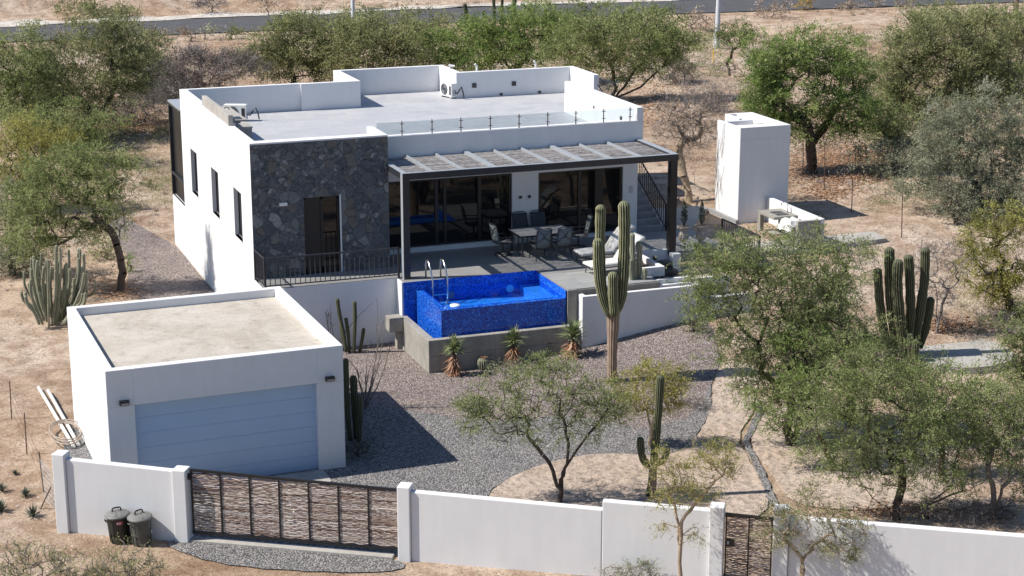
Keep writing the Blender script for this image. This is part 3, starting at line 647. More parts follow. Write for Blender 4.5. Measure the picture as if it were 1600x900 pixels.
for i, x in enumerate(rx[1:-1]):
    hw = .072 if i in (2, 5) else .028
    mb = MB(); mb.box(x-hw, x+hw, PY0+.14, PY1, PZ-.10, PZ-.0); wpart('rafter', mb, M['beam_lit'], pg)  # rafters carry the same painted sheen
def sticks(n_, x0, x1, zy, axis_fn, r=.011, wav=.03, over=.0, nseg=7):
    """n wavy sticks between x0 and x1; axis_fn(a, off1, off2) -> point"""
    V = []; F = []; A = []; n = 0
    for i in range(n_):
        k = nseg; t = zy(i); tint = rng.random()
        a0 = x0 - over*rng.random(); a1 = x1 + over*rng.random(); ph = rng.uniform(0, 6.28); fq = rng.uniform(.7, 2.2); am = wav*rng.uniform(.3, 1)
        rr = r*rng.uniform(.6, 1.5); tilt = rng.normal(0, wav*.5)
        for j in range(k+1):
            s = j/k; a = a0+(a1-a0)*s; o = t + am*math.sin(ph+fq*6.28*s) + tilt*(s-.5)
            d = .6*r*math.sin(ph*2+s*15)
            for q in range(4):
                an = q*math.pi/2+.785; V.append(axis_fn(a, o+rr*math.cos(an), d+rr*math.sin(an))); A.append(tint)
            if j:
                b = n+(j-1)*4
                for q in range(4): F.append((b+q, b+(q+1)%4, b+4+(q+1)%4, b+4+q))
        n += (k+1)*4
    me = mesh_np('sticks', np.array(V), np.array(F), {'tint': ('POINT', np.array(A))}); return me
for a, b in zip(rx[:-1], rx[1:]):
    ny_ = 100; dy = (PY1-.06-PY0-.14)/ny_
    me = sticks(ny_, a+.05, b-.05, lambda i: PY0+.15+dy*(i+.5+rng.uniform(-.35,.35)), lambda a_, o, d: (a_, o, PZ-.085+d), r=.0105, wav=.022)
    wpart('woven_panel', me, M['stick_grey'], pg)
# ------------------------------------------------------------------ railings
def railing(name, label, runs, z, h=1.0, sp=.15, r=.014, posts=True):
    t = thing(name, label, 'railing', (*runs[0][0], z)); mbt = MB(); mbb = MB(); mbp = MB()
    for (a, b) in runs:
        a = np.array(a); b = np.array(b); L = np.linalg.norm(b-a)
        mbt.tube([(a[0],a[1],z+h),(b[0],b[1],z+h)], .028, 6); mbt.tube([(a[0],a[1],z+.09),(b[0],b[1],z+.09)], .02, 6)
        k = int(L/sp)
        for i in range(1, k): p = a+(b-a)*i/k; mbb = MB(); mbb.tube([(p[0],p[1],z+.09),(p[0],p[1],z+h)], r, 4); wpart('baluster', mbb, M['metal_dark'], t)
        for p in ((a, b) if tuple(a) == tuple(runs[0][0]) else (b,)): mbp = MB(); mbp.box(p[0]-.03,p[0]+.03,p[1]-.03,p[1]+.03,z,z+h); wpart('post', mbp, M['metal_dark'], t)
    wpart('rail', mbt, M['metal_dark'], t); return t
railing('terrace_railing', 'black metal railing along the terrace in front of the dark stone bay', [((.02,-.06),(.06,-1.3)),((.06,-1.3),(4.42,-1.36))], ZF, .98, .16)
railing('side_railing', 'short black metal railing on the far side of the terrace before the white tower', [((16.15,-1.1),(16.15,-3.8))], ZF-.0, .95, .16)
# terrace retaining wall, white
tw = MB(); tw.box(.0,4.34,-1.47,-1.43,-.3,ZF+.01); tw.box(4.30,4.345,-2.06,-1.47,-.3,ZF+.01); tw.box(-.003,.0,-1.47,0,-.3,ZF+.01)
tag(link('terrace_wall', tw.mesh('terrace_wall'), M['white']), 'white retaining wall below the black railing, between garage and blue pool', 'wall')
# ------------------------------------------------------------------ garage (its own slightly turned frame)
GX, GY, GT, GW, GL, GH = -6.40, -12.15, 0.022, 6.08, 6.38, 3.374
def groot(name, label, cat): return thing(name, label, cat, (GX, GY, 0), rz=GT)
ga = groot('garage', 'white flat roofed garage with a wide sectional door behind the front wall', 'garage')
mb = MB(); D0, D1, DH = .68, 5.37, 2.42
wall_open(mb, 'y', 0, .25, 0, GW, -.3, GH, [(D0, D1, -.3, DH)])
mb.box(0, .22, .25, GL, -.3, GH); mb.box(GW-.22, GW, .25, GL, -.3, GH); mb.box(.22, GW-.22, GL-.22, GL, -.3, GH)
part('wall', mb, M['white'], ga, bev=.012)
mb = MB(); mb.box(.22, GW-.22, .25, GL-.22, GH-.45, GH-.24); part('roof', mb, M['roofdirt'], ga)
mb = MB(); nP = 6; hp = DH/nP
for i in range(nP):
    mb.box(D0, D1, .17, .22, i*hp+.0015, (i+1)*hp-.0015)
    mb.box(D0, D1, .15, .17, i*hp+.03, (i+1)*hp-.03) if False else None
mb.box(D0, D1, .19, .24, .0, DH)
part('garage_door', mb, M['garage_door'], ga, bev=.004)
for x in (.42, 5.70):
    mb = MB(); mb.box(x-.12, x+.12, -.11, 0, 2.47, 2.58); l = part('wall_lamp', mb, M['black'], ga)
    mb = MB(); mb.box(x-.09, x+.10, -.115, -.01, 2.455, 2.469); mb.box(x-.09, x+.10, -.113, -.111, 2.475, 2.525); part('lens', mb, M['urn'], l)
# ------------------------------------------------------------------ front wall line
W0 = np.array([-7.95, -13.73]); WA = math.radians(-32.125); WD = np.array([math.cos(WA), math.sin(WA)]); WN = np.array([-WD[1], WD[0]])
def wp(s_, o=0.0): p = W0 + WD*s_ + WN*o; return (p[0], p[1])
def wall_seg(name, label, s0, s1, z0, z1, th=.2, o=0.0, mat='wall', cat='wall', group=None):
    t = wp(s0, o); mb = MB(); L = s1-s0
    mb.hexa([(0,0,-.5),(L,0,-.5),(L,th,-.5),(0,th,-.5),(0,0,z0),(L,0,z1),(L,th,z1),(0,th,z0)])
    o_ = link(name, mb.mesh(name), M[mat]); o_.location = (t[0], t[1], 0); o_.rotation_euler = (0,0,WA); bevel(o_, .02, 2)
    return tag(o_, label, cat, group)
gp = 'white pillars of the front wall'
def pillar(s0, s1, z, label):
    return wall_seg('pillar', label, s0, s1, z, z, .36, -.08, 'wall', 'pillar', gp)
pillar(.03, .34, 1.99, 'white square pillar at the left end of the front wall beside the wire fence')
wall_seg('front_wall', 'short white wall section behind the two dustbins', .345, 3.03, 1.85, 1.76)
pillar(3.035, 3.37, 1.82, 'white square pillar between the dustbins and the woven gate')
pillar(8.48, 8.78, 1.83, 'white square pillar at the right end of the wide woven gate')
wall_seg('front_wall', 'long white wall section right of the wide gate, before the bare trunked tree', 8.785, 13.20, 1.70, 1.62)
wall_seg('front_wall', 'raised white wall section left of the narrow gate', 13.205, 15.60, 1.83, 1.80)
pillar(15.60, 15.92, 1.92, 'white rounded pillar at the left side of the narrow woven gate')
pillar(17.0, 17.34, 1.98, 'white rounded pillar at the right side of the narrow woven gate')
wall_seg('front_wall', 'long white wall section running out of the picture on the right, streaked by branch shadows', 17.345, 34.0, 1.78, 1.70)
def gate(name, label, s0, s1, z0, zt0, zt1, nb, o=.16, sr=.0115, nst=80):
    t = thing(name, label, 'gate', (*wp(s0, o), 0), rz=WA); L = s1-s0
    mb = MB(); b = .055
    mb.box(0, L, -.03, .03, z0, z0+.07); mb.hexa([(0,-.03,zt0-.06),(L,-.03,zt1-.06),(L,.03,zt1-.06),(0,.03,zt0-.06),(0,-.03,zt0),(L,-.03,zt1),(L,.03,zt1),(0,.03,zt0)])
    for i in range(nb+1):
        x = b/2+(L-b)*i/nb; zt = zt0+(zt1-zt0)*x/L; mb.box(x-b/2+.01, x+b/2-.01, -.032, .032, z0+.07, zt-.06)
    part('frame', mb, M['black'], t)
    for i in range(nb):
        x0 = b/2+(L-b)*i/nb+.02; x1 = b/2+(L-b)*(i+1)/nb-.02; zt = zt0+(zt1-zt0)*((x0+x1)/2)/L-.07
        H = zt-z0-.08; me = sticks(nst, x0, x1, lambda k: z0+.08+H*(k+.5+rng.uniform(-.45,.45))/nst, lambda a_, o_, d: (a_, d, o_), r=sr, wav=.024, nseg=6)
        part('woven_panel', me, M['stick'], t)
    return t
g1 = gate('sliding_gate', 'wide sliding gate of woven sticks in a dark steel frame', 3.40, 8.48, .17, 1.80, 1.69, 7)
mb = MB(); mb.box(-.06,.03,-.09,-.03,1.55,1.70); mb.box(-.09,.02,-.12,-.032,1.58,1.66); part('bracket', mb, M['black'], g1)
g2 = gate('pedestrian_gate', 'narrow gate of woven sticks between two white pillars', 15.93, 16.99, -.3, 1.72, 1.69, 2, nst=120, sr=.008)
mb = MB(); mb.box(.04,.22,-.05,-.033,.95,1.12); lk = part('lock_plate', mb, M['black'], g2)
mb = MB(); mb.box(.06,.10,-.06,-.05,1.00,1.07); part('keyhole', mb, M['galv'], lk)
# ------------------------------------------------------------------ two dustbins
def dustbin(name, label, base, matb, tilt, sticker, lidmat, rz=0.0):
    t = thing(name, label, 'dustbin', base, 'dustbins against the front wall', rz); t.rotation_euler = (tilt[0], tilt[1], rz)
    mb = MB(); mb.lathe([(.205,0),(.21,.02),(.225,.25),(.235,.27),(.235,.30),(.25,.62),(.27,.645),(.27,.675),(.262,.69)], n=28); part('body', mb, matb, t, smooth=False, bev=.004)
    mb = MB()
    for a in np.linspace(0, 6.28, 14, endpoint=False): mb.tube([(.222*math.cos(a),.222*math.sin(a),.04),(.250*math.cos(a),.250*math.sin(a),.60)], .009, 4)
    part('rib', mb, matb, t)
    mb = MB(); mb.lathe([(.285,.665),(.295,.67),(.295,.70),(.27,.725),(.16,.765),(.02,.775)], n=28)
    for s_ in (-1, 1): mb.tube([(s_*.06,-.23,.745),(s_*.05,-.1,.775),(s_*.045,.0,.782),(s_*.05,.1,.775),(s_*.06,.23,.745)], .012, 5)
    ld = part('lid', mb, lidmat, t)
    mb = MB(); mb.tube([(-.10,.03,.76),(-.10,.03,.83),(-.07,.03,.855),(.07,.03,.855),(.10,.03,.83),(.10,.03,.76)], .018, 6); part('handle', mb, M['black'], ld)
    for s_ in (-1, 1):
        mb = MB(); mb.tube([(s_*.26,-.05,.56),(s_*.30,-.05,.60),(s_*.30,.05,.60),(s_*.26,.05,.56)], .014, 5); part('side_handle', mb, matb, t)
    if sticker:
        V = []; F = []
        for i in range(5):
            a = math.radians(-106+i*8.5)
            for z, r_ in ((.515,.252),(.60,.258)): V.append((r_*math.cos(a), r_*math.sin(a), z))
            if i: b = i*2; F.append((b-2,b,b+1,b-1))
        mb = MB(); mb.add(V, F); st = part('sticker', mb, M['red'], t, label='small red sticker with pale print')
        V = []; F = []; k = 0
        for (a0, a1, z0, z1) in ((-104,-97,.535,.585),(-94,-82,.572,.582),(-94,-84,.555,.563),(-94,-80,.535,.545)):
            for a, z in ((a0,z0),(a1,z0),(a1,z1),(a0,z1)): V.append((.261*math.cos(math.radians(a)), .261*math.sin(math.radians(a)), z))
            F.append((k,k+1,k+2,k+3)); k += 4
        mb = MB(); mb.add(V, F); part('print', mb, M['offwhite'], st)
b1_ = ground(188, 846); b2_ = ground(222, 850)
dustbin('dustbin', 'dark green ribbed dustbin with a red sticker under its grey lid', tuple(b1_), M['plastic_dark'], (0,-.05), True, M['lid'])
dustbin('dustbin', 'lighter grey green dustbin without a sticker, the one nearer the gate pillar', tuple(b2_), M['plastic_grey'], (.0,-.03), False, M['lid'], .4)
# ------------------------------------------------------------------ pool
P0, Q0, Q1, PZW, PB1 = 4.76, -4.68, -2.08, 1.868, 8.90
pool = thing('pool', 'raised plunge pool clad in glittering blue mosaic with an infinity edge', 'pool', (6.8, -3.4, .4))
mb = MB()
mb.box(P0, P0+.26, Q0, Q1-.03, .1, PZW); mb.box(P0+.26, PB1, Q0, Q0+.26, .1, PZW)                  # outer edges
mb.box(4.35, PB1, Q1-.03, Q1-.004, .1, ZF+.012)                                                   # tiled back wall
mb.box(PB1-.02, PB1+.0, Q0+.001, Q1-.03, .1, ZF-.03)
pass                                               # floor
pass                                        # bench on the right
mb.box(4.452, P0, Q0, Q1-.03, .3, .34); mb.box(4.452, PB1, -4.84, Q0, .3, .34)
sh = wpart('shell', mb, M['mosaic'], pool)
mb = MB(); mb.box(P0+.262, PB1-.022, Q0+.262, Q1-.032, .45, 1.42); mb.box(P0+.262, PB1-.022, Q0+.262, Q0+.72, 1.42, 1.79); wpart('floor', mb, M['mosaic_floor'], pool)
mb = MB(); mb.box(PB1-.60, PB1-.022, Q0+.722, Q1-.032, 1.422, PZW-.15); wpart('bench', mb, M['mosaic_floor'], pool)
mb = MB(); mb.add([(P0+.20,Q0+.20,PZW+.004),(PB1-.02,Q0+.20,PZW+.004),(PB1-.02,Q1,PZW+.004),(P0+.20,Q1,PZW+.004)], [(0,1,2,3)]); wpart('water', mb, M['water'], pool)
for (u, v, mt) in ((796.5,446,'lampwhite'),(704,456,'pink')):
    p = aty(u, v, Q1-.02); mb = MB(); mb.tube([(p[0],Q1-.002,p[2]-.1),(p[0],Q1-.04,p[2]-.1)], .13, 16); wpart('pool_lamp', mb, M[mt], pool)
p = atz(711, 477.5, PZW); mb = MB(); mb.lathe([(.05,-.10),(.15,-.06),(.17,.0),(.15,.035),(.05,.05)], (p[0],p[1],PZW), 18)
tag(link('chlorine_floater', mb.mesh('chlorine_floater', True), M['lampwhite']), 'small pale blue disc floating in the pool beside the ladder', 'floater')
basin = thing('catch_basin', 'low raw concrete catch basin wall round the front and left of the blue pool', 'basin', (6.6,-4.9,0))
mb = MB(); BZ = 1.06
mb.box(4.22, 4.45, -4.84, -2.09, -.3, BZ)
mb.box(4.22, 9.12, -5.06, -4.84, -.3, .545); mb.box(4.22, 9.12, -5.052, -4.84, .552, BZ); mb.box(4.25, 9.1, -5.04, -4.85, .5, .6)
wpart('wall', mb, M['concrete'], basin, bev=.008)
mb = MB(); mb.box(3.75, 4.215, -2.45, -2.02, .66, 1.12); wpart('overflow_box', mb, M['concrete'], basin, bev=.01)
mb = MB(); mb.box(4.05, 4.215, -2.3, -2.05, -.3, .66); wpart('support', mb, M['concrete'], basin)
# concrete end of the deck between pool and planter
mb = MB(); mb.box(PB1+.004, 9.20, -4.80, -4.724, -.3, ZF-.0); mb.box(PB1+.004, 12.1, -4.76,-4.724,.2,ZF-.02)
tag(link('deck_edge_wall', mb.mesh('deck_edge_wall'), M['concrete']), 'raw concrete face of the deck between the blue pool and the white planter', 'wall')
mb = MB(); mb.prism([(8.93,-4.715),(12.0,-4.715),(11.2,-2.75),(8.93,-2.75)], ZF+.004, ZF+.012); struct('deck', mb, M['deck'])
lad = thing('pool_ladder', 'curved stainless steel pool ladder at the left end of the blue pool', 'ladder', (5.5,-1.9,ZF))
for x in (5.22, 5.72):
    mb = MB(); y0, y1 = -1.72, -2.42
    pts = [(x,y0,ZF),(x,y0,ZF+.50),(x,y0-.05,ZF+.60),(x,y0-.15,ZF+.65),(x,y0-.30,ZF+.60),(x,y0-.48,ZF+.42),(x,y1,ZF+.10),(x,y1,ZF-.9)]
    mb.tube(pts, .028, 8); wpart('rail', mb, M['steel'], lad, smooth=True)
for k in range(3):
    mb = MB(); z = PZW-.12-.25*k; mb.box(5.22, 5.72, -2.46, -2.38, z-.015, z+.015); wpart('rung', mb, M['steel'], lad)
# ------------------------------------------------------------------ white planter right of the pool
pl = thing('planter', 'long white planter wall right of the pool holding cacti and aloes', 'planter', (11.2,-4.9,0))
PZp = 2.0
def quadbox(mb, a, b, c, d, z0, z1): mb.prism([a, b, c, d], z0, z1)
A_, B_, C_, D_ = (9.26,-5.14), (13.45,-5.08), (13.45,-4.42), (9.26,-4.45)
mb = MB(); mb.box(9.26,13.45,-5.14,-4.99,-.3,PZp); mb.box(9.26,9.42,-4.99,-4.60,-.3,PZp); mb.box(9.42,13.45,-4.72,-4.60,1.3,PZp); mb.box(13.3,13.45,-4.99,-4.72,-.3,PZp)
mb.box(13.45, 15.2, -5.14, -4.95, -.3, 1.55)
wpart('wall', mb, M['white'], pl, bev=.01)
mb = MB(); mb.box(9.42,13.3,-4.99,-4.72,1.5,PZp-.12); wpart('soil', mb, M['soil'], pl)
mb = MB(); mb.box(10.9,13.3,-4.55,-4.43,1.3,PZp+.14); mb.box(13.3,15.0,-4.0,-3.85,0,PZp-.1)
tag(link('low_wall', mb.mesh('low_wall'), M['white']), 'narrow white kerb wall just behind the planter cacti', 'wall')
# low L shaped planter and the dark steps at the right end of the terrace
lp = thing('corner_planter', 'low white L shaped planter box behind the loungers near the right pergola post', 'planter', (12.4,-3.4,ZF))
mb = MB(); mb.box(11.7,12.62,-4.0,-3.86,ZF-.05,ZF+.27); mb.box(12.48,12.62,-3.86,-1.75,ZF-.05,ZF+.27); mb.box(12.62,13.9,-1.6,-1.45,ZF-.9,ZF+.18); mb.box(13.86,14.16,-2.0,-1.7,.2,ZF+.10)
wpart('wall', mb, M['white'], lp, bev=.008)
mb = MB(); mb.box(11.7,12.48,-3.86,-1.75,ZF-.1,ZF+.08); wpart('soil', mb, M['soil'], lp)
st = thing('garden_steps', 'dark stone steps going down beside the right pergola post', 'steps', (13.4,-2.4,1.5))
for k in range(4):
    mb = MB(); mb.box(12.66, 13.84, -1.62-.42*(k+1), -1.62-.42*k, .3, ZF-.17*(k+1)); wpart('step', mb, M['metal_dark'] if k < 3 else M['patio'], st)
# ------------------------------------------------------------------ white tower
T0, T1, U0, U1, U2, TZ = 18.54, 20.60, 2.33, 4.19, 5.34, 5.556
tw = thing('water_tower', 'tall plain white square tower with a recessed tank top, right of the house', 'tower', (19.6,3.8,1.7))
mb = MB(); mb.prism([(T0,U0),(T1,U0),(T1,U2),(T0+.9,U2),(T0+.9,U1),(T0,U1)], 1.5, TZ-.45)
mb.box(T0,T1,U0,U0+.55,TZ-.45,TZ); mb.box(T1-.75,T1,U0+.55,U2,TZ-.45,TZ); mb.box(T0,T0+.12,U0+.55,U1,TZ-.45,TZ); mb.box(T0+.12,T1-.75,U1-.35,U1-.23,TZ-.45,TZ-.02); mb.box(T0+.9,T1-.75,U2-.15,U2,TZ-.45,TZ)
mb.box(T0+.9,T0+1.02,U1,U2-.15,TZ-.45,TZ)
wpart('wall', mb, M['white'], tw, bev=.01)
mb = MB(); mb.box(T0+.12,T1-.75,U0+.55,U0+.66,TZ-.45,TZ+.0); wpart('lid_slab', mb, M['concrete'], tw)
mb = MB(); mb.box(T0-.12,T1+.02,U0-.14,U0-.002,1.3,1.98); mb.box(T0-.14,T0-.002,U0-.14,U1+.3,1.3,ZF+.01); wpart('plinth', mb, M['patio'], tw)
# vine of bare twigs on its lit side
mb = MB()
for k in range(22):
    y = U1-abs(rng.normal())*.35-.04; z = rng.uniform(2.1, 4.6); a = rng.normal(1.57, .35); pts = [(T0-.010, y, z)]
    for j in range(rng.integers(4, 10)):
        a = a+rng.normal(0, .28)+(1.57-a)*.15; y = min(U1-.03, max(U0+.5, y+.11*math.cos(a))); z = min(TZ-.05, z+.13*abs(math.sin(a))); pts.append((T0-.012-.008*(j % 2), y, z))
    mb.tube(pts, .0045, 4)
mb.tube([(T0-.02, U1-.12+.06*math.sin(q*1.3), 2.0+q*.29) for q in range(12)], .008, 4)
tag(link('climbing_vine', mb.mesh('climbing_vine'), M['bark_grey']), 'thin leafless vine climbing the sunlit side of the white tower', 'vine')
# ------------------------------------------------------------------ outdoor kitchen
ok = thing('outdoor_kitchen', 'outdoor concrete counter with sink against a white wall beside the tower', 'kitchen counter', (19.3,0,1.5))
mb = MB(); mb.box(19.70,19.86,-1.64,2.28,1.2,2.92); wpart('back_wall', mb, M['white'], ok, bev=.01)
mb = MB(); mb.box(18.80,19.698,-1.66,-1.50,1.2,2.90); mb.box(18.8,19.0,-1.2,-1.05,1.2,2.6); wpart('end_wall', mb, M['concrete_pale'], ok, bev=.01)
mb = MB(); mb.box(18.74,19.698,-.05,1.20,2.62,2.72); mb.box(18.74,18.9,.98,1.18,1.2,2.62); wpart('counter_top', mb, M['concrete'], ok, bev=.008)
mb = MB(); mb.box(19.55,19.69,-1.3,1.1,1.3,2.6); mb.box(18.95,19.5,.3,.95,1.95,2.0); wpart('shelf', mb, M['concrete'], ok)
mb = MB()
for a, b in ((.15,.45),(.50,.82)): mb.box(19.0,19.5,a,b,2.716,2.724)
wpart('sink', mb, M['steel'], ok)
mb = MB()
for a, b in ((.17,.43),(.52,.80)): mb.box(19.03,19.47,a,b,2.7245,2.728)
wpart('basin', mb, M['metal_dark'], ok)
mb = MB(); mb.tube([(19.58,.5,2.72),(19.58,.5,3.02),(19.54,.5,3.10),(19.44,.5,3.13),(19.34,.5,3.09),(19.32,.5,3.0)], .02, 8); wpart('tap', mb, M['steel'], ok, smooth=True)
# crumpled pale cover on the counter
mb = MB(); n_ = 14; V = []
for i in range(n_):
    for j in range(n_):
        x = 18.82+.82*i/(n_-1); y = -1.0+.95*j/(n_-1); e_ = min(i, j, n_-1-i, n_-1-j)/3
        V.append((x, y, 2.36+.36*min(1, e_)+.10*noise.noise(Vector((x*7, y*7, 2)))))
mb.add(V, [(i*n_+j, (i+1)*n_+j, (i+1)*n_+j+1, i*n_+j+1) for i in range(n_-1) for j in range(n_-1)])
tag(link('grill_cover', mb.mesh('grill_cover'), M['offwhite']), 'crumpled white cover over the grill on the outdoor counter', 'cover')
# ------------------------------------------------------------------ roof top things
def ac_unit(label, loc, rz):
    t = thing('air_conditioner', label, 'air conditioner', loc, 'air conditioning units on the roof', rz)
    mb = MB(); mb.box(-.42,.42,-.16,.16,.06,.62); part('casing', mb, M['offwhite'], t, bev=.012)
    mb = MB(); 
    for r_ in (.23,.18,.13,.08): 
        c_ = [(-.10+r_*math.cos(a), -.168, .34+r_*math.sin(a)) for a in np.linspace(0, 2*math.pi, 21)]; mb.tube(c_, .006, 4, cap=False)
    part('fan_grille', mb, M['galv'], t)
    mb = MB(); mb.tube([(-.10,-.162,.34),(-.10,-.1625,.34)], .235, 24); mb.box(.25,.38,-.163,-.161,.14,.5); part('fan', mb, M['metal_dark'], t)
    mb = MB(); mb.box(-.36,-.28,-.17,.17,0,.06); mb.box(.28,.36,-.17,.17,0,.06); part('foot', mb, M['galv'], t)
    mb = MB(); mb.tube([(.43,.02,.25),(.52,.04,.2),(.62,.08,.35),(.72,.12,.5),(.8,.14,.3),(.84,.16,.05)], .028, 6); part('hose', mb, M['metal_dark'], t)
    mb = MB(); mb.box(.42,.426,-.10,.06,.12,.36); part('valve_cover', mb, M['galv'], t)
ac_unit('white air conditioner facing left on the middle of the roof beside a parapet', (10.95,12.95,ZR), math.radians(-75))
ac_unit('white air conditioner behind the roof counter in the left corner of the roof', (1.75,10.4,ZR), math.radians(-25))
rc = thing('roof_counter', 'grey roof terrace counter with a small sink by the left parapet', 'counter', (.7,6.2,ZR))
mb = MB(); mb.box(.06,.22,3.45,8.0,ZT+.002,6.92); wpart('backsplash', mb, M['concrete_pale'], rc, bev=.008)
mb = MB(); mb.box(.30,1.0,4.9,8.0,ZT-.13,ZT-.06); mb.box(.222,.30,3.45,8.0,ZT-.2,ZT+.1); wpart('counter_top', mb, M['concrete_pale'], rc, bev=.006)
mb = MB(); mb.box(.30,1.0,4.05,4.82,ZT-.22,ZT-.16); wpart('low_top', mb, M['concrete_pale'], rc, bev=.006)
mb = MB(); mb.box(.32,.98,4.08,4.8,ZR,ZT-.22); mb.box(.32,.98,7.8,7.98,ZR,ZT-.13); mb.box(.32,.5,4.9,7.8,ZR,ZT-.13); mb.box(.32,.98,5.9,6.0,ZR,ZT-.13); wpart('base', mb, M['patio'], rc)
mb = MB(); mb.box(.42,.88,5.0,5.6,ZT-.06,ZT-.054); wpart('sink', mb, M['metal_dark'], rc)
mb = MB(); mb.tube([(.38,5.7,ZT-.06),(.38,5.7,ZT+.22),(.42,5.66,ZT+.28),(.50,5.58,ZT+.28),(.53,5.55,ZT+.2)], .016, 6); wpart('tap', mb, M['black'], rc)
cmr = thing('roof_camera', 'tiny white security camera on the parapet corner behind the roof air conditioner', 'camera', (11.25,13.7,ZT))
mb = MB(); mb.lathe([(.06,0),(.06,.05),(.03,.07)], (11.25,13.7,ZT), 10); mb.tube([(11.25,13.7,ZT+.05),(11.25,13.7,ZT+.13)], .02, 6); wpart('mount', mb, M['offwhite'], cmr)
mb = MB(); mb.tube([(11.20,13.72,ZT+.15),(11.42,13.6,ZT+.12)], .045, 8); wpart('camera_body', mb, M['offwhite'], cmr)
# ------------------------------------------------------------------ terrace furniture
tb = thing('dining_table', 'dark rectangular patio dining table with a slatted pale striped top', 'table', (10.0,.28,ZF))
mb = MB()
for i in range(8): y = -.30+.15*i; mb.box(9.02, 10.98, y, y+.135, ZF+.72, ZF+.745)
wpart('tabletop', mb, plain('table_top', (.30,.31,.32), .4, .1, 6, .05), tb)
mb = MB(); mb.box(9.02,10.98,-.33,-.302,ZF+.69,ZF+.747); mb.box(9.02,10.98,.902,.93,ZF+.69,ZF+.747); mb.box(8.99,9.018,-.33,.93,ZF+.69,ZF+.747); mb.box(10.982,11.01,-.33,.93,ZF+.69,ZF+.747); wpart('frame', mb, M['metal_dark'], tb)
for x in (9.12, 10.88):
    for y in (-.22, .82):
        mb = MB(); mb.tube([(x,y,ZF+.70),(x,y,ZF)], .035, 8); wpart('leg', mb, M['metal_dark'], tb)
CH = {}
def patio_chair(kind):
    t = thing('patio_chair', 'x', 'chair'); fm = M['metal_dark']
    back = [(0,-.26,.44),(0,-.30,.62),(0,-.34,.85),(0,-.40,1.08)]
    mb = MB(); n_ = 5
    V = []; F = []
    for j, (_, y, z) in enumerate(back):
        for i in range(n_): a = -1+2*i/(n_-1); V.append((.25*a, y-.05*(1-a*a), z))
    for j in range(3):
        for i in range(n_-1): F.append((j*n_+i, j*n_+i+1, (j+1)*n_+i+1, (j+1)*n_+i))
    mb.add(V, F); o = part('backrest', mb, M['fabric_sling'] if kind != 'plain' else M['fabric_dark'], t, smooth=True); s_ = o.modifiers.new('thick','SOLIDIFY'); s_.thickness = .015
    mb = MB(); V = []; F = []
    for j, (y, z) in enumerate([(-.26,.44),(-.10,.41),(.10,.42),(.26,.45)]):
        for i in range(n_): a = -1+2*i/(n_-1); V.append((.25*a, y, z-.02*(1-a*a)))
    for j in range(3):
        for i in range(n_-1): F.append((j*n_+i, j*n_+i+1, (j+1)*n_+i+1, (j+1)*n_+i))
    mb.add(V, F); o = part('seat', mb, M['fabric_sling'], t, smooth=True); s_ = o.modifiers.new('thick','SOLIDIFY'); s_.thickness = .02
    mb = MB()
    for sx in (-1, 1):
        mb.tube([(sx*.26,.27,.45),(sx*.26,-.26,.43),(sx*.265,-.34,.85),(sx*.26,-.41,1.08),(sx*.18,-.44,1.12),(0,-.46,1.13)], .017, 6)
    mb.tube([(-.26,.27,.45),(.26,.27,.45)], .017, 6); mb.tube([(-.26,-.27,.43),(.26,-.27,.43)], .017, 6)
    if kind != 'plain':
        mb.tube([(-.25,-.31,.60),(-.14,-.37,.72),(0,-.40,.78),(.14,-.37,.72),(.25,-.31,.60)], .011, 5)
        mb.tube([(0,-.40,.78),(-.06,-.42,.92),(-.2,-.41,1.04)], .010, 5); mb.tube([(0,-.40,.78),(.06,-.42,.92),(.2,-.41,1.04)], .010, 5)
    part('frame', mb, fm, t)
    for sx in (-1, 1):
        mb = MB(); mb.tube([(sx*.27,-.32,.68),(sx*.31,-.1,.66),(sx*.31,.18,.66),(sx*.30,.27,.62),(sx*.27,.27,.45)], .018, 6); part('armrest', mb, fm, t)
    if kind == 'swivel':
        mb = MB(); mb.tube([(0,0,.42),(0,0,.10)], .03, 8); part('pedestal', mb, fm, t)
        mb = MB(); c_ = [(.28*math.cos(a), .28*math.sin(a), .02) for a in np.linspace(0, 2*math.pi, 17)]; mb.tube(c_, .018, 5, cap=False)
        mb.tube([(-.28,0,.03),(0,0,.10),(.28,0,.03)], .018, 5); mb.tube([(0,-.28,.03),(0,0,.10),(0,.28,.03)], .018, 5); part('base_ring', mb, fm, t)
    else:
        for sx in (-1, 1):
            for (y0, y1) in ((.26,.30),(-.26,-.34)):
                mb = MB(); mb.tube([(sx*.26,y0,.44),(sx*.27,y1,0)], .017, 6); part('leg', mb, fm, t)
    return t
def put(o, x, y, rz, label, z=ZF): o.location = (x, y, z); o.rotation_euler = (0,0,rz); o['label'] = label; o['group'] = 'chairs round the patio dining table'
c1 = patio_chair('legs'); c2 = copy_tree(c1); s1 = patio_chair('swivel'); s2 = copy_tree(s1); b1 = patio_chair('plain'); b2 = copy_tree(b1)
put(c1, 9.60, -.62, 0, 'patio chair with its back to the pool, the left of the two before the table')
put(c2, 10.35, -.62, 0, 'patio chair with its back to the pool, the right of the two before the table')
put(s1, 8.62, .33, -math.pi/2+.15, 'swivel patio chair at the left head of the dining table')
put(s2, 11.40, .38, math.pi/2-.2, 'swivel patio chair at the right head of the dining table')
put(b1, 9.68, 1.22, math.pi-.03, 'dark backed patio chair behind the table, before the white pillar')
put(b2, 10.38, 1.22, math.pi+.03, 'dark backed patio chair behind the table, right of the one before the pillar')
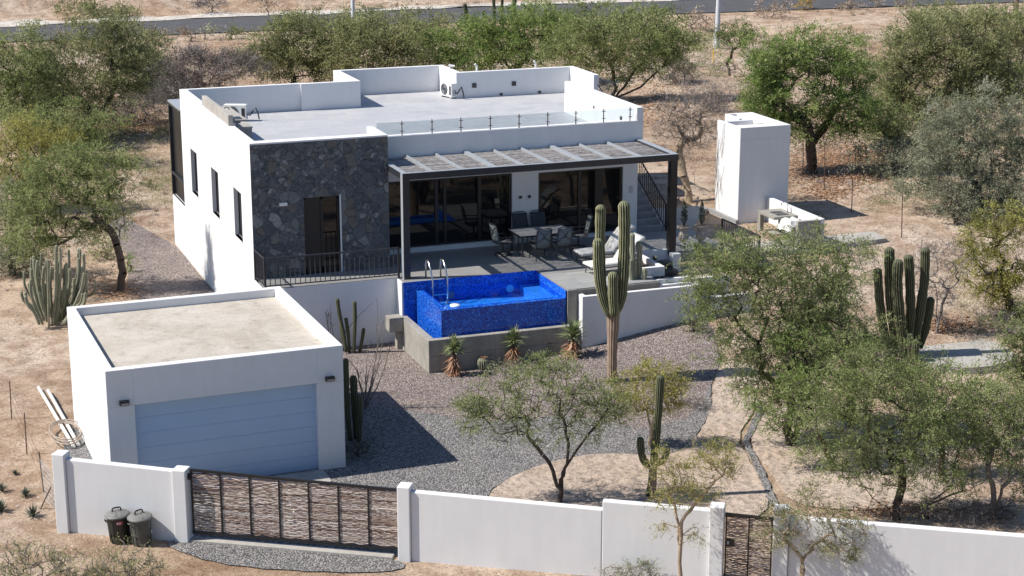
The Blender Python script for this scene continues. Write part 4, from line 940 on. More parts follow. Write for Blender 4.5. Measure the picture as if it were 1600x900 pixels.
def lounger():
    t = thing('sun_lounger', 'x', 'sun lounger'); W_ = .34
    mb = MB(); mb.box(-.95,.30,-W_,W_,.30,.40); part('seat_cushion', mb, M['fabric_light'], t, bev=.03)
    # arched back cushion
    prof = [(.28,.34),(.42,.52),(.56,.72),(.72,.90),(.88,1.02),(1.02,1.06)]
    V = []; F = []
    for x, z in prof:
        for y in (-W_, -W_*.33, W_*.33, W_): V.append((x, y, z))
    for j in range(len(prof)-1):
        for i in range(3): F.append((j*4+i, j*4+i+1, (j+1)*4+i+1, (j+1)*4+i))
    mb = MB(); mb.add(V, F); o = part('back_cushion', mb, M['fabric_light'], t, smooth=True); s_ = o.modifiers.new('thick','SOLIDIFY'); s_.thickness = .10
    mb = MB()
    for y in (-W_+.02, W_-.02):
        mb.tube([(-.95,y,.27),(.95,y,.27)], .02, 6); mb.tube([(.35,y,.27),(.95,y,.85)], .015, 5); mb.tube([(.95,y,.27),(.8,y,.75)], .015, 5)
    mb.tube([(-.95,-W_,.27),(-.95,W_,.27)], .02, 6); mb.tube([(.95,-W_,.27),(.95,W_,.27)], .02, 6); part('frame', mb, M['metal_dark'], t)
    for x in (-.8, .85):
        for y in (-W_+.03, W_-.03):
            mb = MB(); mb.tube([(x,y,.27),(x-.04,y,0)], .017, 6); part('leg', mb, M['metal_dark'], t)
    return t
l1 = lounger(); l2 = copy_tree(l1)
l1.location = (11.5,-1.55,ZF); l1.rotation_euler = (0,0,math.radians(3)); l1['label'] = 'pale sun lounger in the pergola shade, the one nearer the house'
l2.location = (11.15,-3.15,ZF); l2.rotation_euler = (0,0,math.radians(6)); l2['label'] = 'sunlit cream sun lounger at the terrace front just behind the tall cactus'
for l in (l1, l2): l['group'] = 'sun loungers on the terrace'
def urn(x, y, label):
    t = thing('urn', label, 'urn', (x, y, ZF), 'stone urns on the terrace')
    mb = MB(); mb.lathe([(.16,0),(.16,.05),(.12,.07),(.07,.12),(.07,.16),(.15,.24),(.19,.34),(.18,.44),(.13,.52),(.12,.56),(.18,.64),(.235,.68),(.235,.71),(.20,.715)], n=20); part('vase', mb, M['urn'], t, smooth=False)
    mb = MB(); mb.lathe([(.19,.70),(.19,.722)], n=16); part('soil', mb, M['soil'], t)
    mb = MB()
    for k in range(16):
        a = rng.uniform(0, 6.28); h_ = rng.uniform(.5, .95); pts = [(0,0,.7)]
        for j in range(1, 6): pts.append((.10*math.sin(j*.6)*math.cos(a+j*.3)*rng.uniform(.5,1.3), .10*math.sin(j*.6)*math.sin(a+j*.3), .7+h_*j/5))
        mb.tube(pts, .007, 4)
        for j in range(2, 6):
            p = pts[j]; b = rng.uniform(0, 6.28); mb.tube([p, (p[0]+.07*math.cos(b), p[1]+.07*math.sin(b), p[2]+.06)], .012, 3)
    part('plant', mb, M['agave'], t)
urn(14.85, -.75, 'stone urn with a thin spiky plant, next to the right pergola post')
urn(15.50, -.80, 'stone urn with a thin spiky plant, the one farther from the pergola post')
# ------------------------------------------------------------------ things beside the garage
def pipe(a, b, label):
    mb = MB(); mb.tube([a, b], .05, 10); o = link('plastic_pipe', mb.mesh('plastic_pipe', True), M['pvc']); tag(o, label, 'pipe', 'white pipes lying beside the garage'); return o
z_ = .09
pipe((-7.16,-2.5,z_),(-6.84,-8.1,z_), 'white plastic pipe lying on the sand left of the garage, the longer outer one')
pipe((-6.93,-2.9,z_),(-6.70,-8.0,z_+.0), 'white plastic pipe lying on the sand beside the garage wall, the middle one')
mb = MB(); mb.tube([(-6.80,-3.3,.03),(-6.74,-5.0,.03),(-6.66,-6.6,.04)], .025, 8); tag(link('black_pipe', mb.mesh('black_pipe'), M['black']), 'thin black pipe lying against the white pipes', 'pipe')
hc = [(-6.95+.42*(1+.03*k)*math.cos(a)*(.9 if k % 2 else 1)+.03*k, -7.15+.95*math.sin(a)*(1-.05*k)+.1*k, .17+.02*k) for k in range(3) for a in np.linspace(0, 2*math.pi, 20)[:-1]]
mb = MB(); mb.tube(hc, .019, 6); tag(link('coiled_hose', mb.mesh('coiled_hose'), M['hose']), 'pale hose lying in loose coils over the white pipes', 'hose')
def rod(u0, v0, u1, v1, label, mat='rust', r=.018, name='fence_post', cat='post', group=None, lean=None):
    b = ground(u1, v1); t = atplane(u0, v0, b); mb = MB(); mb.tube([tuple(b-np.array([0,0,.2])), tuple(t)], r, 6)
    return tag(link(name, mb.mesh(name), M[mat]), label, cat, group), b, t
gf = 'thin fence posts left of the property'
ends = []
for q, lb in (((15,595,18,655),'thin rusty fence post farthest up the sand left of the garage'),((38,645,42,710),'thin rusty fence post on the sand beside the coiled hose'),((61,706,69,769),'thin rusty fence post next to the end pillar of the front wall')):
    o, b, t = rod(*q, lb, group=gf); ends.append((b, t))
rod(80,760,57,795,'rusty iron prop leaning against the end of the front wall')
mb = MB()
for h_ in (.3,.6,.85):
    for (b0, t0), (b1_, t1_) in zip(ends[:-1], ends[1:]): mb.tube([tuple(b0+(t0-b0)*h_), tuple((b0+(t0-b0)*h_+b1_+(t1_-b1_)*h_)/2-np.array([0,0,.04])), tuple(b1_+(t1_-b1_)*h_)], .004, 4)
tag(link('wire_strand', mb.mesh('wire_strand'), M['rust']), 'slack wire strands between the thin rusty posts', 'wire')
mb = MB(); mb.box(-.55,.55,-.01,.01,0,.9)
go_ = thing('wire_mesh_panel', 'small leaning wire mesh panel at the left end of the front wall', 'mesh panel', tuple(ground(80, 790)), rz=math.radians(100))
mb = MB()
for k in range(9): mb.tube([(-.5+.125*k,0,0),(-.5+.125*k,.06,1.1)], .004, 4)
for k in range(8): mb.tube([(-.5,.008*k,.15*k),(.5,.008*k,.15*k)], .004, 4)
part('wire', mb, M['galv'], go_)
gf2 = 'thin fence posts in the sand right of the tower'
for q, lb in (((1255,212,1255,277),'thin fence post before the trunk of the big green tree'),((1289,222,1288,298),'thin fence post in the orange leaf litter behind the white tower'),((1332,278,1331,333),'thin fence post at the tip of the tower shadow'),((1410,303,1409,371),'thin fence post standing alone in the open sand')):
    rod(*q, lb, mat='rust', group=gf2)
# utility poles
def pole(u, vt, vb, base_y, label, mat='galv', r=.16, ht=9):
    k = ray(u, vb); t_ = (base_y-CAM[1])/k[1]; p = CAM+t_*k; z0 = hfun(p[0], p[1]); mb = MB(); mb.lathe([(r,-.5),(r*.95,.0),(r*.6,ht)], n=12)
    o = thing('utility_pole', label, 'pole', (p[0], p[1], z0)); part('shaft', mb, M[mat], o, smooth=True); return p, o
pole(553, 0, 90, 58, 'pale grey utility pole rising behind the left part of the roof')
p_, o_ = pole(1121, 0, 48, 53, 'pale grey utility pole rising right of the house by the road', r=.19)
pole(1586, 0, 35, 66, 'dark wooden pole at the top right beside the road', 'wood_pole', .2)
b = ground(1114, 100); t = atplane(1117, 30, b); mb = MB(); mb.tube([tuple(b), tuple(b+(t-b)*.35)], .035, 6)
gw = thing('guy_wire', 'guy wire with a yellow and white guard beside the right utility pole', 'wire', tuple(b))
wpart('guard', mb, M['yellow'], gw)
mb = MB(); mb.tube([tuple(b+(t-b)*.35), tuple(b+(t-b)*.7)], .03, 6); wpart('guard', mb, M['offwhite'], gw, label='white upper guard')
mb = MB(); mb.tube([tuple(b+(t-b)*.7), tuple(p_+np.array([0,0,8.0]))], .012, 4); wpart('cable', mb, M['metal_dark'], gw)
# ------------------------------------------------------------------ plants
def leaf_quads(P, D, L, W, tint):
    """P centres, D unit directions (n,3)"""
    n = len(P); r = rng.normal(size=(n,3)); s = np.cross(D, r); s /= np.linalg.norm(s, axis=1)[:,None]+1e-9
    a = D*(L/2)[:,None]; b = s*(W/2)[:,None]
    V = np.stack([P-a, P+b, P+a, P-b], 1).reshape(-1,3); Qd = np.arange(n*4).reshape(n,4)
    return V, Qd, np.repeat(tint, 4)
def segs_mesh(name, A, B, ra, rb, n=5):
    A = np.asarray(A, float); B = np.asarray(B, float); d = B-A; L = np.linalg.norm(d, axis=1)[:,None]+1e-9; d = d/L
    ref = np.where(np.abs(d[:,2:3]) < .9, np.array([[0,0,1.0]]), np.array([[1.0,0,0]])); u = np.cross(d, ref); u /= np.linalg.norm(u, axis=1)[:,None]; w_ = np.cross(d, u)
    an = np.arange(n)*2*np.pi/n; c, s = np.cos(an)[None,:,None], np.sin(an)[None,:,None]
    off = u[:,None,:]*c + w_[:,None,:]*s
    VA = A[:,None,:]+off*np.asarray(ra)[:,None,None]; VB = B[:,None,:]+off*np.asarray(rb)[:,None,None]
    V = np.concatenate([VA, VB], 1).reshape(-1,3); k = np.arange(len(A))[:,None,None]*2*n; i = np.arange(n)[None,:]
    F = np.stack([i, (i+1)%n, n+(i+1)%n, n+i], -1)[0][None]+k
    return mesh_np(name, V, F.reshape(-1,4), smooth=True)
PLANTS = []
def tree(name, label, cat, base, blobs, mat='leaf', wood='bark', cover=1.3, trunks=None, leaf=1.0, group=None, tr=.10, bare=False, fine=1.0, hang=.25, tint=(.0,1.0), clump=15.0, maxleaf=90000, depth=None, twigs=1.0, back=0.0):
    """base pixel; blobs: (u, v, ru, rv) as seen; trunks: list of pixel polylines from the base up"""
    B = ground(*base); m = mpp(B)
    if back: B = B.copy()
    def P3(u, v, dep=0.0): q = atplane(u, v, B); return q + FH*dep
    root = thing(name, label, cat, tuple(B), group)
    # clump centres
    C = []; R = []; areas = [b[2]*b[3] for b in blobs]; rc = clump*m
    for b in blobs:
        c = P3(b[0], b[1]); rx = b[2]*m; rz = b[3]*m; ry = depth*m if depth else rx*.85
        n = max(3, int(b[2]*b[3]*3.14/(clump**2*1.3)*2.4))
        for _ in range(n):
            d = rng.normal(size=3); d /= np.linalg.norm(d); r_ = rng.random()**(1/2.4)*.95
            d *= r_; wob = 1+.42*noise.noise(Vector((d[0]*3+b[0], d[1]*3, d[2]*3)))
            if rng.random() < .16: wob *= rng.uniform(1.15, 1.5)
            p = c + RGT*d[0]*rx*wob + FH*d[1]*ry*wob + np.array([0,0,1])*d[2]*rz*wob
            g = hfun(p[0], p[1]); p[2] = max(p[2], g+.12+.1*rng.random()); C.append(p); R.append(rc*rng.uniform(.6,1.35))
    C = np.array(C); R = np.array(R)
    # limbs
    nodes = [B-np.array([0,0,.1])]; par = [-1]; starts = []
    if trunks is None:
        top = P3(base[0]+rng.uniform(-4,4), base[1]-(base[1]-np.mean([b[1] for b in blobs]))*.55); trunks = [[B, .5*(B+top)+RGT*rng.normal()*.08, top]]
    else: trunks = [[B]+[P3(*q) for q in t] for t in trunks]
    for t in trunks:
        last = 0; dsp = rng.normal()*.15 if len(trunks) > 1 else 0
        for i in range(1, len(t)):
            for s in (.33,.66,1.0):
                p = np.array(t[i-1])*(1-s)+np.array(t[i])*s + rng.normal(size=3)*m*1.2 + FH*dsp*(i-1+s); nodes.append(p); par.append(last); last = len(nodes)-1
        starts.append(last)
    fork = np.array([nodes[s] for s in starts]); order = np.argsort([min(np.linalg.norm(fork-c, axis=1)) for c in C])
    allow0 = max(1, int(len(nodes)*.35)); clump_node = np.zeros(len(C), int)
    for i in order:
        c = C[i]; nd = np.array(nodes); d = np.linalg.norm(nd-c, axis=1)
        dz = np.clip(nd[:,2]-c[2], 0, None); cost = d+dz*.6; cost[:allow0] += 3*m*30
        if len(starts) == 1 and allow0 < 3: pass
        j = int(np.argmin(cost)); a = nd[j]; L = np.linalg.norm(c-a); k = max(1, int(L/(16*m))); last = j
        bow = rng.normal(size=3)*L*.07; bow[2] = abs(bow[2])*.9 + L*.05
        for s in range(1, k+1):
            t = s/k; p = a*(1-t)+c*t + bow*math.sin(math.pi*t) + (rng.normal(size=3)*m*.9 if s < k else 0); nodes.append(p); par.append(last); last = len(nodes)-1
        clump_node[i] = last
    nodes = np.array(nodes); par = np.array(par); load = np.zeros(len(nodes)); load[clump_node] += 1.0
    for i in range(len(nodes)-1, 0, -1): load[par[i]] += load[i] if par[i] >= 0 else 0
    rad = np.maximum(load, .35)**.68; rad = rad/rad[0]*tr; rad = np.maximum(rad, .38*m*twigs)
    e = np.arange(1, len(nodes))
    wm = segs_mesh('trunk', nodes[par[e]], nodes[e], np.minimum(rad[par[e]], rad[e]*1.25+.002), rad[e], 6)
    wpart('trunk', wm, M[wood], root)
    # sprays of small leaves
    area = sum(areas)*3.14; lw, ll = 1.45*leaf, 3.5*leaf
    if bare: lw, ll = .55*leaf, 8.0*leaf
    per = 9 if not bare else 3
    ntot = min(maxleaf*2, int(cover*1.08*area/(lw*ll*.5*.62)*fine)); ns = max(20, ntot//per)
    wgt = R**2*np.exp(rng.normal(0,.6,len(R))); idx = rng.choice(len(C), ns, p=wgt/wgt.sum())
    cen = np.array([np.mean(C[:,k]) for k in range(3)])
    off = rng.normal(size=(ns,3))*(R[idx]*.40)[:,None]*np.array([1,1,.55])
    P = C[idx]+off; outw = (P-cen); outw /= np.linalg.norm(outw, axis=1)[:,None]+1e-6
    D = rng.normal(size=(ns,3))*.8 + outw*.7 + off/(R[idx][:,None]+1e-6)*.6; D[:,2] += .22; D /= np.linalg.norm(D, axis=1)[:,None]
    LS = 15*m*np.clip(np.exp(rng.normal(-.15,.4,ns)),.4,2.2)*(1.2 if bare else 1)
    clump_t = rng.normal(0, .26, len(C)); t0 = tint[0]+(tint[1]-tint[0])*np.clip(.48+clump_t[idx]+rng.normal(0, .13, ns), 0, 1)
    PP = []; DD = []; TT = []
    for j in range(per):
        s = (j+.5)/per; q = P + D*(LS*s)[:,None]; q[:,2] -= hang*LS*s*s
        side = rng.normal(size=(ns,3)); dd = D*.55+side*.75; dd /= np.linalg.norm(dd, axis=1)[:,None]
        q = q + side*(1.3*m*leaf); PP.append(q); DD.append(dd); TT.append(np.clip(t0+rng.normal(0,.10,ns),0,1))
    PP = np.concatenate(PP); DD = np.concatenate(DD); TT = np.concatenate(TT); n = len(PP)
    V, Qd, A = leaf_quads(PP, DD, ll*m*rng.uniform(.6,1.3,n), lw*m*rng.uniform(.7,1.3,n), TT)
    # fine twigs of the sprays
    nq = len(Qd); k = rng.random(ns) < (.16*twigs if not bare else .5); k[:1] = True
    if k.any():
        V2, Q2, A2 = leaf_quads(P[k]+D[k]*(LS[k]*.2)[:,None], D[k], LS[k]*1.2, np.full(k.sum(), .8*m), np.zeros(k.sum()))
        nq = len(Qd); Q2 = Q2+len(V); V = np.concatenate([V, V2]); Qd = np.concatenate([Qd, Q2]); A = np.concatenate([A, A2])
    me = mesh_np('crown', V, Qd, {'tint': ('POINT', A)}); me.materials.append(M[mat]); me.materials.append(M[wood])
    mi = np.zeros(len(Qd), dtype=np.int32); mi[nq:] = 1; me.polygons.foreach_set('material_index', mi)
    wpart('crown' if not name.endswith('shrub') else 'foliage', me, None, root)
    PLANTS.append((name, n)); return root
# ---- cacti
def ribbed(mb, pts, rads, ribs=13, ring=26, depth=.27, top=True):
    pts = [np.array(p, float) for p in pts]
    # resample
    P = []; R = []; n = len(pts)
    cum = [0]
    for i in range(1, n): cum.append(cum[-1]+np.linalg.norm(pts[i]-pts[i-1]))
    L = cum[-1]; K = max(6, int(L/.14))
    for k in range(K+1):
        s = L*k/K; i = min(n-2, max(0, np.searchsorted(cum, s)-1)); t = (s-cum[i])/(cum[i+1]-cum[i]+1e-9)
        P.append(pts[i]*(1-t)+pts[i+1]*t); R.append(rads[i]*(1-t)+rads[i+1]*t)
    for _ in range(2):
        P = [P[0]]+[(P[i-1]+2*P[i]+P[i+1])/4 for i in range(1, len(P)-1)]+[P[-1]]
    if top:                                                        # rounded tip
        d = (P[-1]-P[-2]); d /= np.linalg.norm(d); r = R[-1]; e = P[-1]-d*r*.9; P = [p for p in P if (e-p)@d > 0.0 or p is P[0]]; R = R[:len(P)]
        for a in (0,.35,.65,.88,.99): P.append(e+d*r*.95*a); R.append(r*math.sqrt(max(.002, 1-a*a)))
    vs = []; at = []; m_ = ribs*4; u = np.array([1.0,.1,0])
    for i, p in enumerate(P):
        t = P[min(i+1,len(P)-1)]-P[max(i-1,0)]; t /= np.linalg.norm(t)+1e-9; u = u-t*(u@t); u /= np.linalg.norm(u); w_ = np.cross(t, u)
        wv = 1+.05*math.sin(i*1.7)+.03*math.sin(i*.6+2)
        for k in range(m_):
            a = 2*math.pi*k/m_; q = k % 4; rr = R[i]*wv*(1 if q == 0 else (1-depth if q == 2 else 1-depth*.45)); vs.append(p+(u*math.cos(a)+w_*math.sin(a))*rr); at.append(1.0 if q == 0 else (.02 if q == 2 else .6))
    fs = []
    for i in range(len(P)-1):
        for k in range(m_): a = i*m_+k; b = i*m_+(k+1)%m_; fs.append((a,b,b+m_,a+m_))
    fs.append(tuple(range((len(P)-1)*m_, len(P)*m_))); fs.append(tuple(range(m_-1,-1,-1)))
    mb.add(vs, fs, at)
def cactus_thing(name, label, base, stems, mat='cactus', trunk=None, group=None, ribs=12, cat='cactus', zbase=None):
    """stems: list of (pixel polyline from bottom to top, radius in px, depth offset)"""
    B = ground(*base) if zbase is None else atz(base[0], base[1], zbase); m = mpp(B)
    root = thing(name, label, cat, tuple(B), group)
    if trunk:
        mb = MB(); pts = [atplane(u, v, B) for u, v in trunk[0]]; ribbed(mb, pts, [r*m for r in trunk[1]], ribs, top=False, depth=.14); wpart('trunk', mb, M['cactus_cork'], root, smooth=True)
    for pl_, r, dep in stems:
        mb = MB(); pts = [atplane(u, v, B)+FH*dep for u, v in pl_]; n = len(pts)
        rr = [r*m*(.72+.28*min(1, 3*i/(n-1))) for i in range(n)] if n > 2 else [r*m*.95, r*m]
        ribbed(mb, pts, rr, ribs); wpart('stem', mb, M[mat], root, smooth=True)
    return root
cactus_thing('tall_cactus', 'tall many armed columnar cactus with a corky trunk standing in front of the white planter', (957,597),
    [([(962,488),(971,470),(973,440),(975,400),(976,350),(975,314)],9.0,.0), ([(952,488),(943,466),(939,430),(938,380),(939,322)],7.8,.18), ([(954,492),(944,475),(937,445),(934,410),(934,371)],7.8,-.12), ([(959,490),(957,465),(957,421)],8.0,-.28)],
    'cactus', trunk=([(957,600),(956,570),(957,530),(958,500),(957,470)], [8.5,8,8,10.5,12.5]), ribs=13)
cactus_thing('branching_cactus', 'grey green three stemmed cactus in the white planter before the lounger', (996,448),
    [([(993,446),(991,420),(988,390),(988,364)],4.2,.0), ([(997,446),(999,425),(1000,400),(998,378)],4.6,.1), ([(990,446),(986,432),(985,404)],3.8,-.1), ([(1000,447),(1006,438),(1008,425),(1007,418)],4.2,-.05)], 'cactus_grey', zbase=1.9, ribs=9)
cactus_thing('giant_cactus', 'cluster of thick dark green columnar cactus stems beside the round concrete slab', (1407,560),
    [([(1392,545),(1381,515),(1375,470),(1372,420)],7,.1), ([(1402,550),(1396,500),(1392,450),(1391,388)],8.2,.15), ([(1410,555),(1404,500),(1399,440),(1401,402)],8.2,-.25), ([(1417,550),(1423,500),(1422,440),(1419,398)],7.6,.0), ([(1428,548),(1437,500),(1446,440),(1447,388)],7.4,.1), ([(1440,548),(1450,520),(1457,480),(1458,468)],6.6,.3), ([(1424,560),(1423,530),(1424,522)],7,-.6), ([(1418,555),(1417,530),(1417,514)],5,-.5)], 'cactus_dark', ribs=13)
st_ = []
for i in range(64):
    f = rng.uniform(-1, 1); x0 = 88+f*22; x1 = 90+f*52+rng.normal()*4; y1 = 372+abs(f)*45+rng.uniform(0, 75)
    st_.append(([(x0, 503-abs(f)*8),(x0*.45+x1*.55, 478-abs(f)*8),(x1, min(470, y1+22)),(x1+rng.normal()*1.5, min(452, y1))], rng.uniform(1.8,2.8), rng.uniform(-.9,.9)))
cactus_thing('organ_pipe_cactus', 'wide clump of many slim grey green organ pipe stems left of the garage', (90,505), st_, 'cactus_grey', ribs=8)
cactus_thing('slim_cactus', 'slim upright cactus stems in the gravel between garage and terrace wall', (545,553),
    [([(541,550),(537,520),(530,490),(527,466)],3.2,0), ([(546,552),(544,520),(540,497)],3.0,.05), ([(553,552),(554,520),(555,490),(554,470)],3.2,.0), ([(562,551),(566,530),(568,514)],3.0,.1), ([(539,548),(534,525),(532,508)],3.0,.15)], 'cactus_dark', ribs=9)
cactus_thing('shaded_cactus', 'dark cactus stems in the shade right beside the garage wall', (553,690),
    [([(548,688),(543,650),(541,600),(540,560)],5,0), ([(556,690),(554,650),(552,610),(551,590)],6,.2), ([(561,690),(563,650),(562,615)],5,-.1)], 'cactus_dark', ribs=10)
cactus_thing('branched_cactus', 'dark green cactus with one tall stem and two low arms beside the yellow green tree', (1020,780),
    [([(1014,776),(1020,735),(1024,700),(1029,640),(1032,586)],6.3,0), ([(1016,728),(1004,722),(1001,700),(1000,682)],6.2,-.05), ([(1022,722),(1034,722),(1042,705),(1043,697)],5.2,-.1)], 'cactus_dark', ribs=12,
    trunk=([(1019,788),(1020,760),(1020,725)], [6.5,6,6.2]))
def barrel(base, r, h, label):
    B = ground(*base); m = mpp(B); R = r*m; mb = MB(); ribs = 15; ring = ribs*2; prof = [(.6,0),(.9,.2),(1,.5),(.92,.78),(.6,.95),(.2,1.0)]
    vs = []; at = []; fs = []
    for pr_, z in prof:
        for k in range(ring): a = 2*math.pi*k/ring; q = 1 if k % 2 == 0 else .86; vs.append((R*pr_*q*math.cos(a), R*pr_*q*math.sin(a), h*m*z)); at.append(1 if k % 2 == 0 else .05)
    for i in range(len(prof)-1):
        for k in range(ring): a = i*ring+k; b = i*ring+(k+1)%ring; fs.append((a,b,b+ring,a+ring))
    fs.append(tuple(range((len(prof)-1)*ring, len(prof)*ring))); mb.add(vs, fs, at)
    t = thing('barrel_cactus', label, 'cactus', tuple(B), 'round cacti by the concrete basin'); part('body', mb, M['cactus_grey'], t)
    V = []; n = 120; P = np.array([[rng.normal()*R*.32, rng.normal()*R*.32, h*m*(1.0+.05*rng.random())] for _ in range(n)]); D = P*np.array([1,1,0])+np.array([0,0,.12]); D /= np.linalg.norm(D,axis=1)[:,None]
    V, Qd, A = leaf_quads(P, D, np.full(n, .07), np.full(n, .02), rng.random(n)); part('spine_crown', mesh_np('spines', V, Qd, {'tint':('POINT',A)}), M['yucca_dead'], t)
barrel((754,578), 8.5, 20, 'round ribbed barrel cactus between the left and middle yucca'); barrel((857,555), 8.5, 20, 'small round cactus between the middle and right yucca')
def blades(name, label, base, R_, H_, n, mat, cat, dead=0, group=None, zb=None, up=.5):
    B = ground(*base) if zb is None else atz(base[0], base[1], zb); m = mpp(B); R = R_*m; H = H_*m; root = thing(name, label, cat, tuple(B), group)
    def fan(cnt, zlo, zhi, elo, ehi, LL, wd, matn, pn):
        V = []; F = []; A = []; k = 0
        for i in range(cnt):
            a = rng.uniform(0, 6.28); el = rng.uniform(elo, ehi); z = rng.uniform(zlo, zhi); L = LL*rng.uniform(.75,1.15)
            d = np.array([math.cos(a)*math.cos(el), math.sin(a)*math.cos(el), math.sin(el)]); s = np.array([-math.sin(a), math.cos(a), 0])*wd/2; o = np.array([0,0,z]); up_ = np.cross(d, s/np.linalg.norm(s))*wd*.25
            md = o+d*L*.45+np.array([0,0,.03*L]); V += [o-s*.7, o+s*.7, md+s, md-s, o+d*L+np.array([0,0,-.04*L])]; F += [(k,k+1,k+2),(k,k+2,k+3),(k+3,k+2,k+4)]; A += [rng.random()]*5; k += 5
        part(pn, mesh_np(pn, np.array(V), np.array(F), {'tint':('POINT',np.array(A))}), M[matn], root)
    if dead:
        mb = MB(); mb.tube([(0,0,-.1),(0,0,H*.72)], R*.16, 8); part('trunk', mb, M['bark'], root)
        fan(n, H*.55, H*.78, -.15, 1.5, R*1.3, .038, mat, 'leaves'); fan(int(n*1.4), H*.12, H*.55, -1.15, -.2, R*1.15, .034, 'yucca_dead', 'dead_leaves')
    else: fan(n, 0, H*.15, .15, 1.4, max(R, H)*1.0, .045 if R > .3 else .035, mat, 'leaves')
    return root
gy_ = 'yuccas along the concrete basin'
blades('yucca', 'spiky yucca with brown dead skirt, the left one by the basin corner', (710,587), 19, 62, 150, 'yucca', 'yucca', 1, gy_)
blades('yucca', 'spiky yucca with brown dead skirt, the middle one before the basin', (802,570), 19, 56, 150, 'yucca', 'yucca', 1, gy_)
blades('yucca', 'spiky yucca with a wide reddish dead skirt at the right end of the basin', (894,559), 22, 54, 160, 'yucca', 'yucca', 1, gy_)
blades('aloe', 'pale green aloe rosette in the right part of the white planter', (1042,446), 13, 14, 60, 'yucca', 'aloe', 0, None, 1.9)
blades('aloe', 'green aloe rosette in the left part of the white planter behind the tall cactus', (936,459), 12, 16, 50, 'yucca', 'aloe', 0, None, 1.9)
blades('aloe', 'dark low plant inside the corner planter by the loungers', (1022,408), 10, 10, 60, 'agave', 'plant', 0, None, 2.2)
ga_ = 'small agaves in the sand at the far left'
for bs_, r_, lb in (((52,808),17,'dark agave rosette nearest the front wall pillar'),((40,776),13,'dark agave rosette up the sand left of the wall'),((2,800),16,'agave rosette cut by the left picture edge, the lower one'),((3,768),13,'agave rosette cut by the left picture edge, the upper one'),((24,742),7,'tiny agave sprout in the sand left of the wall')):
    blades('agave', lb, bs_, r_*1.25, r_*1.2, 40, 'agave', 'agave', 0, ga_)
# ---- wand shrubs (thin arching stems)
def wands(name, label, base, tips, mat, cat='shrub', r=.9, group=None, zb=None):
    B = ground(*base) if zb is None else atz(*base, zb); m = mpp(B); root = thing(name, label, cat, tuple(B), group); mb = MB()
    for (u, v) in tips:
        T = atplane(u, v, B)+FH*rng.uniform(-.4,.4); mid = (B+T)/2+RGT*rng.normal()*.10+np.array([0,0,.12]); pts = [tuple(B)]
        for s in np.linspace(.15, 1, 7): pts.append(tuple((1-s)**2*B+2*s*(1-s)*mid+s*s*T+rng.normal(size=3)*m*.7))
        mb.tube(pts, [r*m*(1.25-.8*i/7) for i in range(8)], 4)
        for _ in range(2):
            j = rng.integers(3, 6); q = np.array(pts[j]); mb.tube([tuple(q), tuple(q+np.array([rng.normal()*.16, rng.normal()*.1, abs(rng.normal())*.25+.05]))], .45*r*m, 3)
    wpart('stems', mb, M[mat], root); return root
wands('ocotillo', 'leafless ocotillo of thin arching stems beside the garage corner', (571,640), [(520,570),(600,495),(608,540),(588,470),(545,565),(596,555),(603,510),(575,540),(612,530),(530,590),(558,575),(585,560)], 'bark_grey')
wands('dry_stalks', 'thin dry stalks against the white terrace wall', (520,550), [(503,463),(516,500),(512,480),(583,470),(508,520)], 'bark', r=.6)
T = tree
# ---- inside the yard
T('mesquite_tree', 'airy mesquite with forked dark trunk between gravel driveway and long white wall', 'tree', (875,787), [(780,625,62,42),(860,600,75,42),(935,625,50,42),(800,665,70,32),(900,655,60,35),(745,645,35,35),(965,640,25,30),(850,575,50,20)],
  'leaf', 'bark', cover=.62, trunks=[[(872,755),(860,722),(846,705),(820,672)],[(876,750),(888,722),(887,690),(880,650)],[(880,740),(905,700),(945,655)]], tr=.085, clump=13, twigs=1.3, leaf=.9)
T('small_tree', 'small yellow green tree with a pale branching trunk behind the branched cactus', 'tree', (1018,700), [(1010,600,36.6,32.2),(1040,605,34.2,29.9),(985,605,26.8,27.6),(1025,580,36.6,18.4),(1050,630,24.4,18.4),(1000,635,30.5,17.2)], 'leaf_yellow', 'bark_pale', cover=1.05, trunks=[[(1017,670),(1012,645)],[(1018,668),(1028,640)]], tr=.07, clump=11)
T('mesquite_tree', 'big leafy mesquite hiding the right end of the white planter', 'tree', (1236,697), [(1130,420,79.3,57.5),(1210,410,91.5,55.2),(1290,415,79.3,57.5),(1110,470,54.9,46.0),(1180,475,97.6,57.5),(1250,480,85.4,57.5),(1300,460,61.0,51.7),(1170,540,67.1,51.7),(1230,560,73.2,57.5),(1195,600,54.9,40.2),(1240,610,54.9,40.2),(1250,640,36.6,17.2)],
  'leaf', 'bark', cover=.8, trunks=[[(1230,670),(1240,640),(1225,600)],[(1250,660),(1252,620),(1262,560)]], tr=.16, maxleaf=62000, clump=14)
T('mesquite_tree', 'broad green mesquite with crooked trunks just inside the right part of the front wall', 'tree', (1400,812), [(1300,630,73.2,51.7),(1370,590,85.4,57.5),(1440,610,73.2,51.7),(1300,690,73.2,40.2),(1380,670,91.5,57.5),(1460,670,79.3,57.5),(1340,560,61.0,40.2),(1400,730,73.2,40.2),(1470,730,61.0,40.2),(1340,730,48.8,28.7),(1510,650,36.6,34.5)],
  'leaf', 'bark', cover=.66, trunks=[[(1396,795),(1370,780),(1355,785),(1352,808)],[(1400,790),(1410,760),(1408,720)],[(1405,800),(1450,785),(1500,765),(1530,750)],[(1380,790),(1362,778),(1350,800)]], tr=.11, maxleaf=62000, clump=14)
